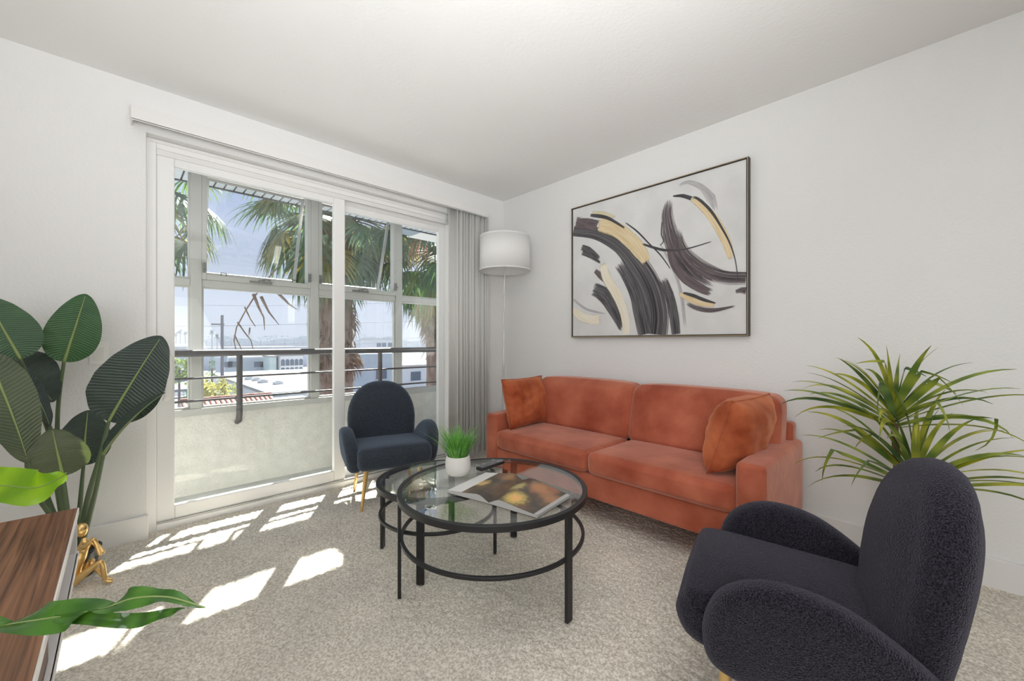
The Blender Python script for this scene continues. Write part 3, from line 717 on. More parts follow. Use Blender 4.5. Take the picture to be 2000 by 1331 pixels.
for i in range(40):
    z = 1.70-i*0.043; cord_pts.append((-0.012-0.016*(1.74-z)/0.9*.6+0.007*math.sin(i*1.1)*math.exp(-i*.04), -0.009+0.004*math.sin(i*.7), z))
obj('cord', M().tube(cord_pts, 0.0028, 6), CORDM, fl, smooth=True)

# ------------------------------------------------------------------ painting
CANV = mat('canvas', (0.66, 0.66, 0.655), 0.75, col2=(0.74, 0.74, 0.735), nscale=5, ndet=6, bump=0.001, bscale=160)
pt_ = thing('painting', 'framed abstract canvas with black and gold brush arcs above the sofa', 'painting', (0, -1.527, 1.622))
PY0, PY1, PZ0, PZ1, PT = -0.870, -2.184, 1.090, 2.156, 0.042
W = dict(parent=pt_, world=True)
FR = mat('frame_black', (0.018, 0.016, 0.015), 0.45); FG = mat('frame_gold', (0.50, 0.38, 0.22), 0.4, 0.6)
fw = 0.012
m = M().box(-PT+.004, 0, PY1, PY1+fw, PZ0, PZ1).box(-PT+.004, 0, PY0-fw, PY0, PZ0, PZ1).box(-PT+.004, 0, PY1+fw, PY0-fw, PZ0, PZ0+fw).box(-PT+.004, 0, PY1+fw, PY0-fw, PZ1-fw, PZ1)
obj('frame', m, FR, **W)
g = 0.006
m = M().box(-PT, -PT+.004, PY1+.002, PY1+g, PZ0+.002, PZ1-.002).box(-PT, -PT+.004, PY0-g, PY0-.002, PZ0+.002, PZ1-.002).box(-PT, -PT+.004, PY1+g, PY0-g, PZ0+.002, PZ0+g).box(-PT, -PT+.004, PY1+g, PY0-g, PZ1-g, PZ1-.002)
obj('gilt_edge', m, FG, **W)
obj('canvas', M().box(-PT+.010, -0.004, PY1+fw, PY0-fw, PZ0+fw, PZ1-fw), CANV, **W)
def stroke_mat(name, col, col2, thr, metal=0.0, streak=40, rough=0.6):
    m_ = bpy.data.materials.new(name); m_.use_nodes = True; t = m_.node_tree; b_ = t.nodes['Principled BSDF']; o_ = t.nodes['Material Output']
    b_.inputs['Roughness'].default_value = rough; b_.inputs['Metallic'].default_value = metal
    uv = N(t, 'ShaderNodeUVMap'); mp = N(t, 'ShaderNodeMapping'); mp.inputs['Scale'].default_value = (2.2, streak, 1)
    nz = N(t, 'ShaderNodeTexNoise'); nz.inputs['Scale'].default_value = 1.0; nz.inputs['Detail'].default_value = 4; nz.inputs['Roughness'].default_value = .6
    t.links.new(uv.outputs[0], mp.inputs[0]); t.links.new(mp.outputs[0], nz.inputs['Vector'])
    r = N(t, 'ShaderNodeValToRGB'); r.color_ramp.elements[0].color = (*col, 1); r.color_ramp.elements[1].color = (*col2, 1)
    r.color_ramp.elements[0].position = .36; r.color_ramp.elements[1].position = .68
    t.links.new(nz.outputs[0], r.inputs[0]); t.links.new(r.outputs[0], b_.inputs['Base Color'])
    # dry-brush gaps: bare canvas shows through streaks, more at the ends and borders
    sp_ = N(t, 'ShaderNodeSeparateXYZ'); t.links.new(uv.outputs[0], sp_.inputs[0])
    def tri(sock, p):
        a = N(t, 'ShaderNodeMath', operation='MULTIPLY_ADD'); a.inputs[1].default_value = 2; a.inputs[2].default_value = -1; t.links.new(sock, a.inputs[0])
        c = N(t, 'ShaderNodeMath', operation='ABSOLUTE'); t.links.new(a.outputs[0], c.inputs[0])
        e_ = N(t, 'ShaderNodeMath', operation='POWER'); e_.inputs[1].default_value = p; t.links.new(c.outputs[0], e_.inputs[0]); return e_.outputs[0]
    mx = N(t, 'ShaderNodeMath', operation='MAXIMUM'); t.links.new(tri(sp_.outputs[0], 8), mx.inputs[0]); t.links.new(tri(sp_.outputs[1], 5), mx.inputs[1])
    n2 = N(t, 'ShaderNodeTexNoise'); n2.inputs['Scale'].default_value = 1.0; n2.inputs['Detail'].default_value = 5; n2.inputs['Roughness'].default_value = .65
    mp2 = N(t, 'ShaderNodeMapping'); mp2.inputs['Scale'].default_value = (1.6, streak*1.3, 1); mp2.inputs['Location'].default_value = (3, 7, 0)
    t.links.new(uv.outputs[0], mp2.inputs[0]); t.links.new(mp2.outputs[0], n2.inputs['Vector'])
    ad = N(t, 'ShaderNodeMath', operation='MULTIPLY_ADD'); ad.inputs[1].default_value = 0.42; t.links.new(mx.outputs[0], ad.inputs[0]); t.links.new(n2.outputs[0], ad.inputs[2])
    mr = N(t, 'ShaderNodeMapRange'); mr.inputs[1].default_value = thr-.04; mr.inputs[2].default_value = thr+.04; t.links.new(ad.outputs[0], mr.inputs[0])
    tr = N(t, 'ShaderNodeBsdfTransparent'); ms = N(t, 'ShaderNodeMixShader')
    t.links.new(mr.outputs[0], ms.inputs[0]); t.links.new(b_.outputs[0], ms.inputs[1]); t.links.new(tr.outputs[0], ms.inputs[2]); t.links.new(ms.outputs[0], o_.inputs[0])
    return m_
SM = {'d': stroke_mat('paint_black', (.014, .013, .016), (.20, .19, .20), .66, streak=15),
      'k': stroke_mat('paint_line', (.03, .03, .032), (.10, .095, .10), .80, streak=4),
      'p': stroke_mat('paint_plum', (.085, .062, .070), (.20, .16, .17), .68, streak=12),
      's': stroke_mat('paint_streaky', (.020, .017, .022), (.24, .19, .20), .60, streak=17),
      'f': stroke_mat('paint_faint', (.38, .37, .38), (.52, .51, .52), .56, streak=12),
      'g': stroke_mat('paint_gold', (.70, .54, .30), (.84, .72, .50), .80, .25, streak=5, rough=.45),
      'w': stroke_mat('paint_pale_gold', (.78, .70, .52), (.86, .82, .74), .80, .15, streak=5, rough=.4),
      'y': stroke_mat('paint_yellow', (.66, .58, .36), (.70, .66, .50), .62, .1, streak=6)}
STROKES = [
('f', [(0.569, 0.636), (0.65, 0.443), (0.696, 0.264), (0.719, 0.017)], [0.008, 0.023, 0.026, 0.02]),
('f', [(0.667, 0.952), (0.728, 0.964), (0.794, 0.913), (0.843, 0.827), (0.87, 0.729)], [0.02, 0.026, 0.039, 0.056, 0.018]),
('f', [(0.005, 0.29), (0.092, 0.213), (0.181, 0.178), (0.264, 0.157)], [0.02, 0.025, 0.018, 0.008]),
('y', [(0.136, 0.937), (0.233, 0.903), (0.314, 0.853)], [0.029, 0.035, 0.017]),
('d', [(0.004, 0.832), (0.18, 0.771), (0.334, 0.647), (0.447, 0.488), (0.526, 0.313), (0.56, 0.139), (0.552, 0.005)], [0.084, 0.098, 0.109, 0.15, 0.165, 0.165, 0.165]),
('p', [(0.016, 0.896), (0.103, 0.865), (0.193, 0.822)], [0.084, 0.084, 0.08]),
('d', [(0.324, 0.541), (0.382, 0.435), (0.438, 0.302), (0.465, 0.176), (0.496, 0.006)], [0.085, 0.094, 0.104, 0.108, 0.101]),
('d', [(0.594, 0.384), (0.634, 0.261), (0.657, 0.134), (0.669, 0.004)], [0.053, 0.067, 0.066, 0.056]),
('g', [(0.185, 0.826), (0.253, 0.808), (0.334, 0.75), (0.41, 0.662), (0.474, 0.566), (0.505, 0.493)], [0.078, 0.101, 0.103, 0.099, 0.085, 0.045]),
('d', [(0.061, 0.694), (0.12, 0.656), (0.201, 0.569)], [0.041, 0.06, 0.033]),
('d', [(0.063, 0.647), (0.125, 0.617), (0.212, 0.539)], [0.031, 0.04, 0.012]),
('d', [(0.142, 0.363), (0.223, 0.315), (0.284, 0.221), (0.329, 0.121), (0.363, 0.029)], [0.093, 0.121, 0.106, 0.078, 0.047]),
('p', [(0.164, 0.496), (0.207, 0.45), (0.264, 0.376)], [0.027, 0.051, 0.025]),
('w', [(0.217, 0.544), (0.254, 0.421), (0.314, 0.305), (0.358, 0.194), (0.377, 0.097), (0.38, 0.007)], [0.051, 0.07, 0.074, 0.065, 0.06, 0.052]),
('w', [(0.002, 0.207), (0.07, 0.15), (0.143, 0.124), (0.207, 0.121)], [0.056, 0.068, 0.066, 0.061]),
('k', [(0.13, 0.921), (0.201, 0.894), (0.274, 0.853), (0.372, 0.762)], [0.018, 0.026, 0.022, 0.009]),
('k', [(0.372, 0.804), (0.447, 0.722), (0.518, 0.623), (0.586, 0.529), (0.642, 0.425)], [0.006, 0.01, 0.009, 0.008, 0.004]),
('s', [(0.639, 0.913), (0.623, 0.801), (0.635, 0.68), (0.658, 0.568), (0.704, 0.463), (0.771, 0.358), (0.868, 0.273)], [0.026, 0.079, 0.104, 0.113, 0.11, 0.106, 0.074]),
('s', [(0.674, 0.709), (0.697, 0.569), (0.749, 0.464), (0.821, 0.388), (0.908, 0.339), (0.998, 0.322)], [0.031, 0.07, 0.095, 0.095, 0.085, 0.075]),
('p', [(0.63, 0.583), (0.658, 0.461), (0.719, 0.356), (0.799, 0.281), (0.855, 0.248)], [0.031, 0.052, 0.06, 0.052, 0.037]),
('k', [(0.478, 0.628), (0.552, 0.585), (0.618, 0.555), (0.72, 0.543), (0.849, 0.563)], [0.012, 0.015, 0.016, 0.009, 0.004]),
('k', [(0.651, 0.9), (0.705, 0.884), (0.75, 0.853)], [0.006, 0.022, 0.022]),
('g', [(0.746, 0.854), (0.794, 0.806), (0.856, 0.697), (0.896, 0.597), (0.922, 0.512), (0.931, 0.436)], [0.029, 0.043, 0.051, 0.049, 0.043, 0.016]),
('k', [(0.75, 0.865), (0.786, 0.836), (0.842, 0.75), (0.889, 0.643), (0.928, 0.537), (0.953, 0.427), (0.965, 0.305)], [0.011, 0.015, 0.015, 0.012, 0.009, 0.005, 0.004]),
('s', [(0.715, 0.206), (0.778, 0.164), (0.854, 0.145), (0.965, 0.167)], [0.018, 0.033, 0.031, 0.006]),
('g', [(0.685, 0.264), (0.734, 0.228), (0.792, 0.197), (0.861, 0.18)], [0.014, 0.035, 0.04, 0.026]),
('k', [(0.704, 0.268), (0.756, 0.244), (0.813, 0.211), (0.868, 0.186)], [0.01, 0.021, 0.019, 0.005]),
('s', [(0.95, 0.246), (0.975, 0.252), (0.998, 0.248)], [0.018, 0.034, 0.047]),
('k', [(0.594, 0.75), (0.59, 0.671), (0.602, 0.619), (0.581, 0.594)], [0.005, 0.008, 0.007, 0.004])]
def catmull(pts, ws, k=8):
    out_ = []
    n = len(pts)
    for i in range(n-1):
        p = [Vector(pts[max(0, min(n-1, i+j))]) for j in (-1, 0, 1, 2)]
        for s_ in np.linspace(0, 1, k, endpoint=(i == n-2)):
            q = 0.5*((2*p[1])+(p[2]-p[0])*s_+(2*p[0]-5*p[1]+4*p[2]-p[3])*s_*s_+(3*p[1]-p[0]-3*p[2]+p[3])*s_**3)
            out_.append((q, ws[i]*(1-s_)+ws[i+1]*s_))
    return out_
CW, CH = (PY0-PY1)-2*fw, (PZ1-PZ0)-2*fw
for si, (kd, pts, ws) in enumerate(STROKES):
    pp = catmull([(p[0]*CW, p[1]*CH) for p in pts], ws); n = len(pp); nv = 5; v = []; f = []; uv = []
    x = -PT+.0098-0.0002*si*0.35; tot = sum((pp[i+1][0]-pp[i][0]).length for i in range(n-1)); acc = 0
    us = []
    for i, (q, w_) in enumerate(pp):
        d_ = (pp[min(i+1, n-1)][0]-pp[max(i-1, 0)][0]).normalized(); no = Vector((-d_.y, d_.x))
        if i: acc += (q-pp[i-1][0]).length
        us.append(acc/tot)
        for j in range(nv):
            a = q+no*(w_*1.06*(j/(nv-1)-0.5)*1.12)
            a.x = min(max(a.x, 0.001), CW-0.001); a.y = min(max(a.y, 0.001), CH-0.001)
            v.append((x, PY0-fw-a.x, PZ0+fw+a.y))
    edge = lambda p: p[0] < .012 or p[0] > .988 or p[1] < .012 or p[1] > .988
    lo_, hi_ = (.22 if edge(pts[0]) else 0), (.78 if edge(pts[-1]) else 1)      # a stroke that runs off the canvas does not fade at its border
    us = [lo_+(hi_-lo_)*u_ for u_ in us]
    for i in range(n-1):
        for j in range(nv-1):
            b0 = i*nv+j; f.append((b0, b0+1, b0+nv+1, b0+nv))
            uv.append([(us[i], j/(nv-1)), (us[i], (j+1)/(nv-1)), (us[i+1], (j+1)/(nv-1)), (us[i+1], j/(nv-1))])
    obj('brush_stroke', M().add(v, f, uv), SM[kd], **W)

# ------------------------------------------------------------------ plants indoors
def blade(base, tip, width, nrm, bend=0.03, fold=0.15, nu=28, nv=8, shape='oval', twist=0.0):
    base, tip, nrm = Vector(base), Vector(tip), Vector(nrm); ax = tip-base; L = ax.length; ax.normalize()
    nrm = (nrm-ax*nrm.dot(ax)).normalized(); sd_ = ax.cross(nrm)
    v = []; f = []; uv = []
    for i in range(nu+1):
        u = 0.5-0.5*math.cos(PI*i/nu)
        w_ = width/2*(math.sin(PI*min(1, u**0.80))**0.55 if 0 < u < 1 else 0.02) if shape == 'oval' else width/2*(math.sin(PI*u**0.6)**0.8 if 0 < u < 1 else .02)
        w_ *= (1.06-0.18*u) if shape == 'oval' else 1
        ca, sa = math.cos(twist*u), math.sin(twist*u); s2 = sd_*ca+nrm*sa; n2 = nrm*ca-sd_*sa
        for j in range(nv+1):
            q = 2*j/nv-1
            rip = 0.004*math.sin(u*31+j)*abs(q)
            v.append(base+ax*(L*u)+s2*(w_*q)+n2*(-bend*(2*u-1)**2*0.6+bend*.6+fold*w_*abs(q)+rip*(width/0.2)))
    for i in range(nu):
        for j in range(nv):
            a = i*(nv+1)+j; f.append((a, a+1, a+nv+2, a+nv+1))
            ua, ub = 0.5-0.5*math.cos(PI*i/nu), 0.5-0.5*math.cos(PI*(i+1)/nu); q = [(j/nv, ua), ((j+1)/nv, ua), ((j+1)/nv, ub), (j/nv, ub)]
            uv.append([(abs(2*c[0]-1)*0.5, c[1]+0.10*abs(2*c[0]-1)) for c in q])
    rib = [base+ax*(L*i/nu)+nrm*(-bend*(2*i/nu-1)**2*0.6+bend*.6+0.001) for i in range(nu)]
    return M().add(v, f, uv), rib
bp_ = thing('bird_of_paradise', 'tall bird of paradise plant with broad dark leaves by the switch', 'potted plant', (-2.866, -0.255, 0))
W = dict(parent=bp_, world=True)
px_, py_ = -2.866, -0.255
o = obj('pot', M().lathe([(0.062, 0.0), (0.066, 0.005), (0.083, 0.105), (0.087, 0.107), (0.087, 0.115), (0.080, 0.115), (0.078, 0.095)], 32), POTB, bp_, smooth=True, angle=40)
obj('soil', M().lathe([(0.002, 0.098), (0.079, 0.098)], 24, cap=False), SOIL, bp_)
LV = [  # base, tip, width, normal, bend, fold, material
 ((-2.904, -.193, .964), (-2.833, -.241, 1.275), .185, (.12, -1, .12), .02, .10, 3, 0),
 ((-2.754, -.476, .713), (-2.586, -.568, 1.080), .250, (-.15, -1, .25), .03, .12, 1, 0),
 ((-3.020, -.289, .982), (-3.116, -.266, 1.240), .20, (.10, -1, .10), .02, .10, 0, 0),
 ((-3.071, -.115, 1.005), (-2.935, -.215, .785), .190, (.2, -1, .2), .03, .10, 1, 0),
 ((-3.094, -.19, 1.007), (-2.937, -.300, .684), .100, (.9, -.5, .5), .04, .25, 1, 0),
 ((-3.104, -.347, 1.011), (-2.980, -.466, .576), .170, (.35, -1, .25), .05, .12, 2, 0),
 ((-2.892, -.413, .493), (-2.918, -.457, .701), .185, (.05, -1, .2), .03, .08, 2, 0),
 ((-2.840, -.254, .490), (-2.828, -.197, .734), .185, (-.1, -1, .1), .02, .14, 1, 0),
 ((-2.768, -.560, .588), (-2.579, -.653, .837), .085, (-.72, -.35, .65), .03, .45, 1, 0)]
for bse, tp, wd, nr, bd, fo, mi, tw in LV:
    mm, rib = blade(bse, tp, wd, nr, bd, fo)
    lf = obj('leaf', mm, BOP[mi], smooth=True, **W)
    rb = obj('midrib', M().tube(rib, [0.0065*(1-0.85*i/len(rib)) for i in range(len(rib))], 6), RIB, smooth=True, parent=lf)
STEMS = [[(-2.904, -0.193, 0.964), (-2.924, -0.173, 0.747), (-2.924, -0.173, 0.513), (-2.909, -0.188, 0.279), (-2.88, -0.225, 0.10)],
 [(-2.754, -0.476, 0.713), (-2.784, -0.42, 0.55), (-2.825, -0.34, 0.346), (-2.852, -0.28, 0.10)],
 [(-3.02, -0.289, 0.982), (-2.978, -0.26, 0.803), (-2.929, -0.266, 0.579), (-2.88, -0.26, 0.10)],
 [(-3.071, -.115, 1.005), (-3.06, -.12, .8), (-2.99, -.18, .5), (-2.89, -.22, .10)],
 [(-2.937, -0.300, 0.69), (-2.925, -.29, .5), (-2.885, -0.265, 0.10)],
 [(-2.980, -0.466, 0.58), (-2.965, -0.40, 0.43), (-2.923, -0.31, 0.278), (-2.88, -0.27, 0.10)],
 [(-2.892, -0.413, 0.50), (-2.88, -0.36, 0.3), (-2.866, -0.27, 0.10)],
 [(-2.84, -0.254, 0.49), (-2.853, -0.241, 0.279), (-2.862, -0.235, 0.10)],
 [(-2.768, -0.560, 0.588), (-2.80, -0.42, 0.384), (-2.85, -0.26, 0.10)]]
for st in STEMS:
    q = catmull([p for p in st], [1]*len(st), 6) if False else None
    n = len(st); pts = []
    for i in range(n-1):
        p = [Vector(st[max(0, min(n-1, i+j))]) for j in (-1, 0, 1, 2)]
        for s_ in np.linspace(0, 1, 6, endpoint=(i == n-2)):
            pts.append(0.5*((2*p[1])+(p[2]-p[0])*s_+(2*p[0]-5*p[1]+4*p[2]-p[3])*s_*s_+(3*p[1]-p[0]-3*p[2]+p[3])*s_**3))
    obj('petiole', M().tube(pts, [0.006+0.006*i/len(pts) for i in range(len(pts))], 8), STEM, smooth=True, **W)

# dracaena by the right wall
dr = thing('dracaena', 'spiky yellow green dracaena with two rosettes by the right wall', 'potted plant', (-0.32, -2.86, 0))
obj('pot', M().lathe([(0.062, 0), (0.066, 0.006), (0.084, 0.15), (0.088, 0.16), (0.08, 0.16), (0.078, 0.145)], 36), POTB, dr, smooth=True, angle=40)
obj('soil', M().lathe([(0.002, 0.145), (0.079, 0.145)], 24, cap=False), SOIL, dr)
def strap(o_, az, el_, L, w_, droop, wid=None, nseg=12, kink=0.0, roll=0.0):
    pos = Vector(o_); e_ = el_; v = []; f = []; uv = []
    for i in range(nseg+1):
        u = i/nseg
        d_ = Vector((math.cos(az)*math.cos(e_), math.sin(az)*math.cos(e_), math.sin(e_)))
        sd_ = Vector((-math.sin(az), math.cos(az), 0)); up = d_.cross(sd_)*-1; rl_ = roll*(.4+.6*u); sd_, up = sd_*math.cos(rl_)+up*math.sin(rl_), up*math.cos(rl_)-sd_*math.sin(rl_)
        ww = w_*(0.5+0.5*min(1, u/.3))*(1-max(0, (u-.35)/.65)**1.6)+.0006
        for q in (-1, 0, 1): v.append(pos+sd_*(ww*q)+up*(0.30*ww*abs(q)))
        pos = pos+d_*(L/nseg); e_ -= droop*(0.25+1.9*u*u)/nseg
        if kink and i == int(nseg*.6): e_ -= kink
    for i in range(nseg):
        for j in range(2):
            a = i*3+j; f.append((a, a+1, a+4, a+3)); uv.append([(abs(j-1)*.5, i/nseg), (abs(j)*.5, i/nseg), (abs(j)*.5, (i+1)/nseg), (abs(j-1)*.5, (i+1)/nseg)])
    return M().add(v, f, uv)
def rosette(cx, cy, cz, n, Lm, seed):
    r = random.Random(seed)
    for k in range(n):
        q = k/n; az = k*2.39996+r.uniform(-.3, .3); el_ = math.radians(20+64*(q**1.0))+r.uniform(-.12, .12); L = Lm*r.uniform(.78, 1.12)*(1-.30*q)
        # leaves that would pierce the wall lean along it instead
        dx = math.cos(az)
        if dx > 0.35 and q < .85: az = math.copysign(PI/2, math.sin(az))+r.uniform(-.35, .35)*-math.copysign(1, math.sin(az))*-1; L *= .97
        tx = cx+math.cos(az)*L*math.cos(el_)
        if tx > -0.03: az = PI/2*math.copysign(1, math.sin(az) or 1)
        mt = DRAC[r.choice([0, 0, 0, 1, 2, 2])]
        mm = strap((cx, cy, cz+0.09*q), az, el_, L, r.uniform(.0095, .0155), r.uniform(.8, 2.1)*(1.15-.55*q), kink=(r.uniform(.8, 1.5) if r.random() < .13 else 0), roll=r.choice([-1, 1])*r.uniform(.3, 1.2))
        o = obj('leaf', mm, mt, dr, smooth=True, world=True)
obj('cane', M().tube([(-0.33, -2.85, .13), (-.315, -2.84, .45), (-0.30, -2.826, .70)], [.017, .014, .013], 10), TRUNK, dr, smooth=True, world=True)
obj('cane', M().tube([(-0.31, -2.88, .13), (-.315, -2.885, .30), (-0.33, -2.880, .45)], [.016, .014, .013], 10), TRUNK, dr, smooth=True, world=True)
rosette(-0.30, -2.826, 0.68, 36, 0.46, 3)
rosette(-0.33, -2.890, 0.43, 36, 0.50, 8)

# ------------------------------------------------------------------ console, its things and the statue
WEDGE = mat('white_edge', (0.80, 0.78, 0.76), 0.4); REDB = mat('dark_red_board', (0.11, 0.030, 0.022), 0.5)
CX1, CX0, CYA, CYB = -2.808, -3.25, -1.139, -2.65
cs = thing('media_console', 'walnut topped media console with white edging in the near corner', 'console', ((CX0+CX1)/2, (CYA+CYB)/2, 0))
W = dict(parent=cs, world=True)
obj('top_board', M().box(CX0, CX1-0.003, CYB, CYA, 0.532, 0.55), WOOD, **W)
obj('front_edge', M().box(CX1-0.003, CX1, CYB, CYA, 0.532, 0.5495), WEDGE, **W)
obj('side_panel', M().box(CX0, CX1-.004, CYA-0.018, CYA, 0.402, 0.532), WEDGE, **W)
obj('side_panel', M().box(CX0, CX1-.004, CYB, CYB+0.018, 0.402, 0.532), WEDGE, **W)
obj('bottom_board', M().box(CX0, CX1-.002, CYB+.018, CYA-.018, 0.402, 0.418).box(CX1-.004, CX1, CYB, CYA, .402, .418), WEDGE, **W)
obj('back_panel', M().box(CX0, CX0+0.01, CYB+.018, CYA-.018, 0.418, 0.532), WOOD, **W)
obj('drawer_front', M().box(CX1-0.03, CX1-0.012, CYB+.02, -1.72, 0.42, 0.53), REDB, bevel=0.002, **W)
for x in (CX0+.08, CX0+.24):
    for y in (CYA-.22, CYB+.2): obj('leg', M().tube([(x, y, .402), (x, y, 0)], [.018, .011], 12), WOOD, **W)
bx = thing('set_top_box', 'white plastic device at the far end of the walnut console', 'device', (-3.02, -1.20, 0.55), math.radians(0))
obj('shell', M().box(-0.06, 0.060, -0.05, 0.05, 0, 0.022), PLATE, bx, bevel=0.006)
obj('foot_ring', M().box(-0.055, 0.055, -0.045, 0.045, -0.0, 0.003), POTB, bx)
gc = thing('game_case', 'dark case lying in the open niche of the walnut console', 'case', (-2.91, -1.36, 0.419), math.radians(2))
obj('case_body', M().box(-0.07, 0.07, -0.09, 0.09, 0, 0.05), POTB, gc, bevel=0.004)
obj('red_stripe', M().box(0.0702, 0.0712, -0.085, 0.085, 0.034, 0.044), mat('red_label', (.45, .05, .03), .5), gc)
# foreground house plant on the console
fgp = thing('foliage_plant', 'glossy green houseplant on the near part of the walnut console', 'potted plant', (-3.10, -1.90, 0.55))
obj('pot', M().lathe([(0.06, 0), (0.075, 0.01), (0.085, 0.10), (0.078, 0.10), (0.075, 0.09)], 32), POTW, fgp, smooth=True, angle=40)
obj('soil', M().lathe([(0.002, 0.088), (0.076, 0.088)], 24, cap=False), SOIL, fgp)
def long_leaf(path, widths, ups, mt, curl=0.0):
    n = len(path); v = []; f = []; uv = []; nv = 8
    pp = []
    for i in range(n-1):
        p = [Vector(path[max(0, min(n-1, i+j))]) for j in (-1, 0, 1, 2)]; u_ = [Vector(ups[i]), Vector(ups[i+1])]
        for s_ in np.linspace(0, 1, 7, endpoint=(i == n-2)):
            q = 0.5*((2*p[1])+(p[2]-p[0])*s_+(2*p[0]-5*p[1]+4*p[2]-p[3])*s_*s_+(3*p[1]-p[0]-3*p[2]+p[3])*s_**3)
            ss = s_*s_*(3-2*s_); pp.append((q, widths[i]*(1-ss)+widths[i+1]*ss, u_[0].lerp(u_[1], s_)))
    k = len(pp)
    for i, (q, w_, up) in enumerate(pp):
        d_ = (pp[min(i+1, k-1)][0]-pp[max(i-1, 0)][0]).normalized(); up = (up-d_*up.dot(d_)).normalized(); sd_ = d_.cross(up)
        for j in range(nv+1):
            a = 2*j/nv-1
            v.append(q+sd_*(w_*a)+up*(w_*(0.30-curl*a*a)*abs(a)+0.003*math.sin(i*.8)*a*a))
    for i in range(k-1):
        for j in range(nv):
            a = i*(nv+1)+j; f.append((a, a+1, a+nv+2, a+nv+1)); uv.append([(abs(2*j/nv-1)*.5, i/k), (abs(2*(j+1)/nv-1)*.5, i/k), (abs(2*(j+1)/nv-1)*.5, (i+1)/k), (abs(2*j/nv-1)*.5, (i+1)/k)])
    return M().add(v, f, uv), [x_[0]+Vector((0, 0, .0005)) for x_ in pp]
W = dict(parent=fgp, world=True)
mm, rib = long_leaf([(-3.10, -1.90, .64), (-3.0, -1.90, .64), (-2.894, -1.935, .612), (-2.849, -1.953, .619), (-2.781, -2.019, .635), (-2.736, -2.062, .646), (-2.702, -2.095, .662), (-2.663, -2.133, .664), (-2.623, -2.171, .648)],
    [.004, .026, .030, .025, .022, .019, .016, .010, .0005],
    [(0, 0, 1), (-.2, -.9, .4), (-.3, -.9, .4), (.35, .25, .9), (-.35, -.85, .45), (.3, .1, .95), (-.1, -.8, .6), (0, -.5, 1), (0, -.4, 1)], FGL, .15)
lf = obj('leaf', mm, FGL, smooth=True, **W); obj('midrib', M().tube(rib, .0012, 6), RIB, lf)
mm, rib = long_leaf([(-2.79, -2.01, .632), (-2.745, -2.062, .636), (-2.70, -2.10, .630), (-2.665, -2.13, .640), (-2.645, -2.15, .647)], [.004, .009, .010, .006, .0005],
    [(-.3, -.8, .5), (-.2, -.9, .4), (-.1, -.9, .4), (0, -.8, .6), (0, -.6, .8)], FGL, .1)
lf = obj('leaf', mm, FGL, smooth=True, **W)
FGB = leaf_mat('backlit_leaf', (0.16, 0.34, 0.02), (0.30, 0.52, 0.03), 10, 0.3, 0.45, 0.0)  # backlight put into this brighter leaf colour
mm, rib = long_leaf([(-3.10, -1.88, .64), (-3.06, -1.70, .70), (-2.972, -1.45, .728), (-2.915, -1.45, .722), (-2.86, -1.50, .716), (-2.82, -1.525, .735), (-2.808, -1.535, .748)],
    [.003, .01, .035, .042, .040, .018, .0008], [(0, 0, 1), (.2, 0, 1), (.3, -.8, .45), (.3, -.85, .35), (.3, -.85, .3), (.3, -.7, .5), (.3, -.6, .7)], FGB, .1)
lf = obj('leaf', mm, FGB, smooth=True, **W); obj('midrib', M().tube(rib, .0012, 6), RIB, lf)
for az, L, e0 in ((2.6, .34, .9), (3.6, .36, .8), (4.6, .30, 1.0), (1.9, .30, 1.2)):
    obj('leaf', strap((-3.10, -1.90, .63), az, e0, L, .03, 1.3), FGL, smooth=True, **W)

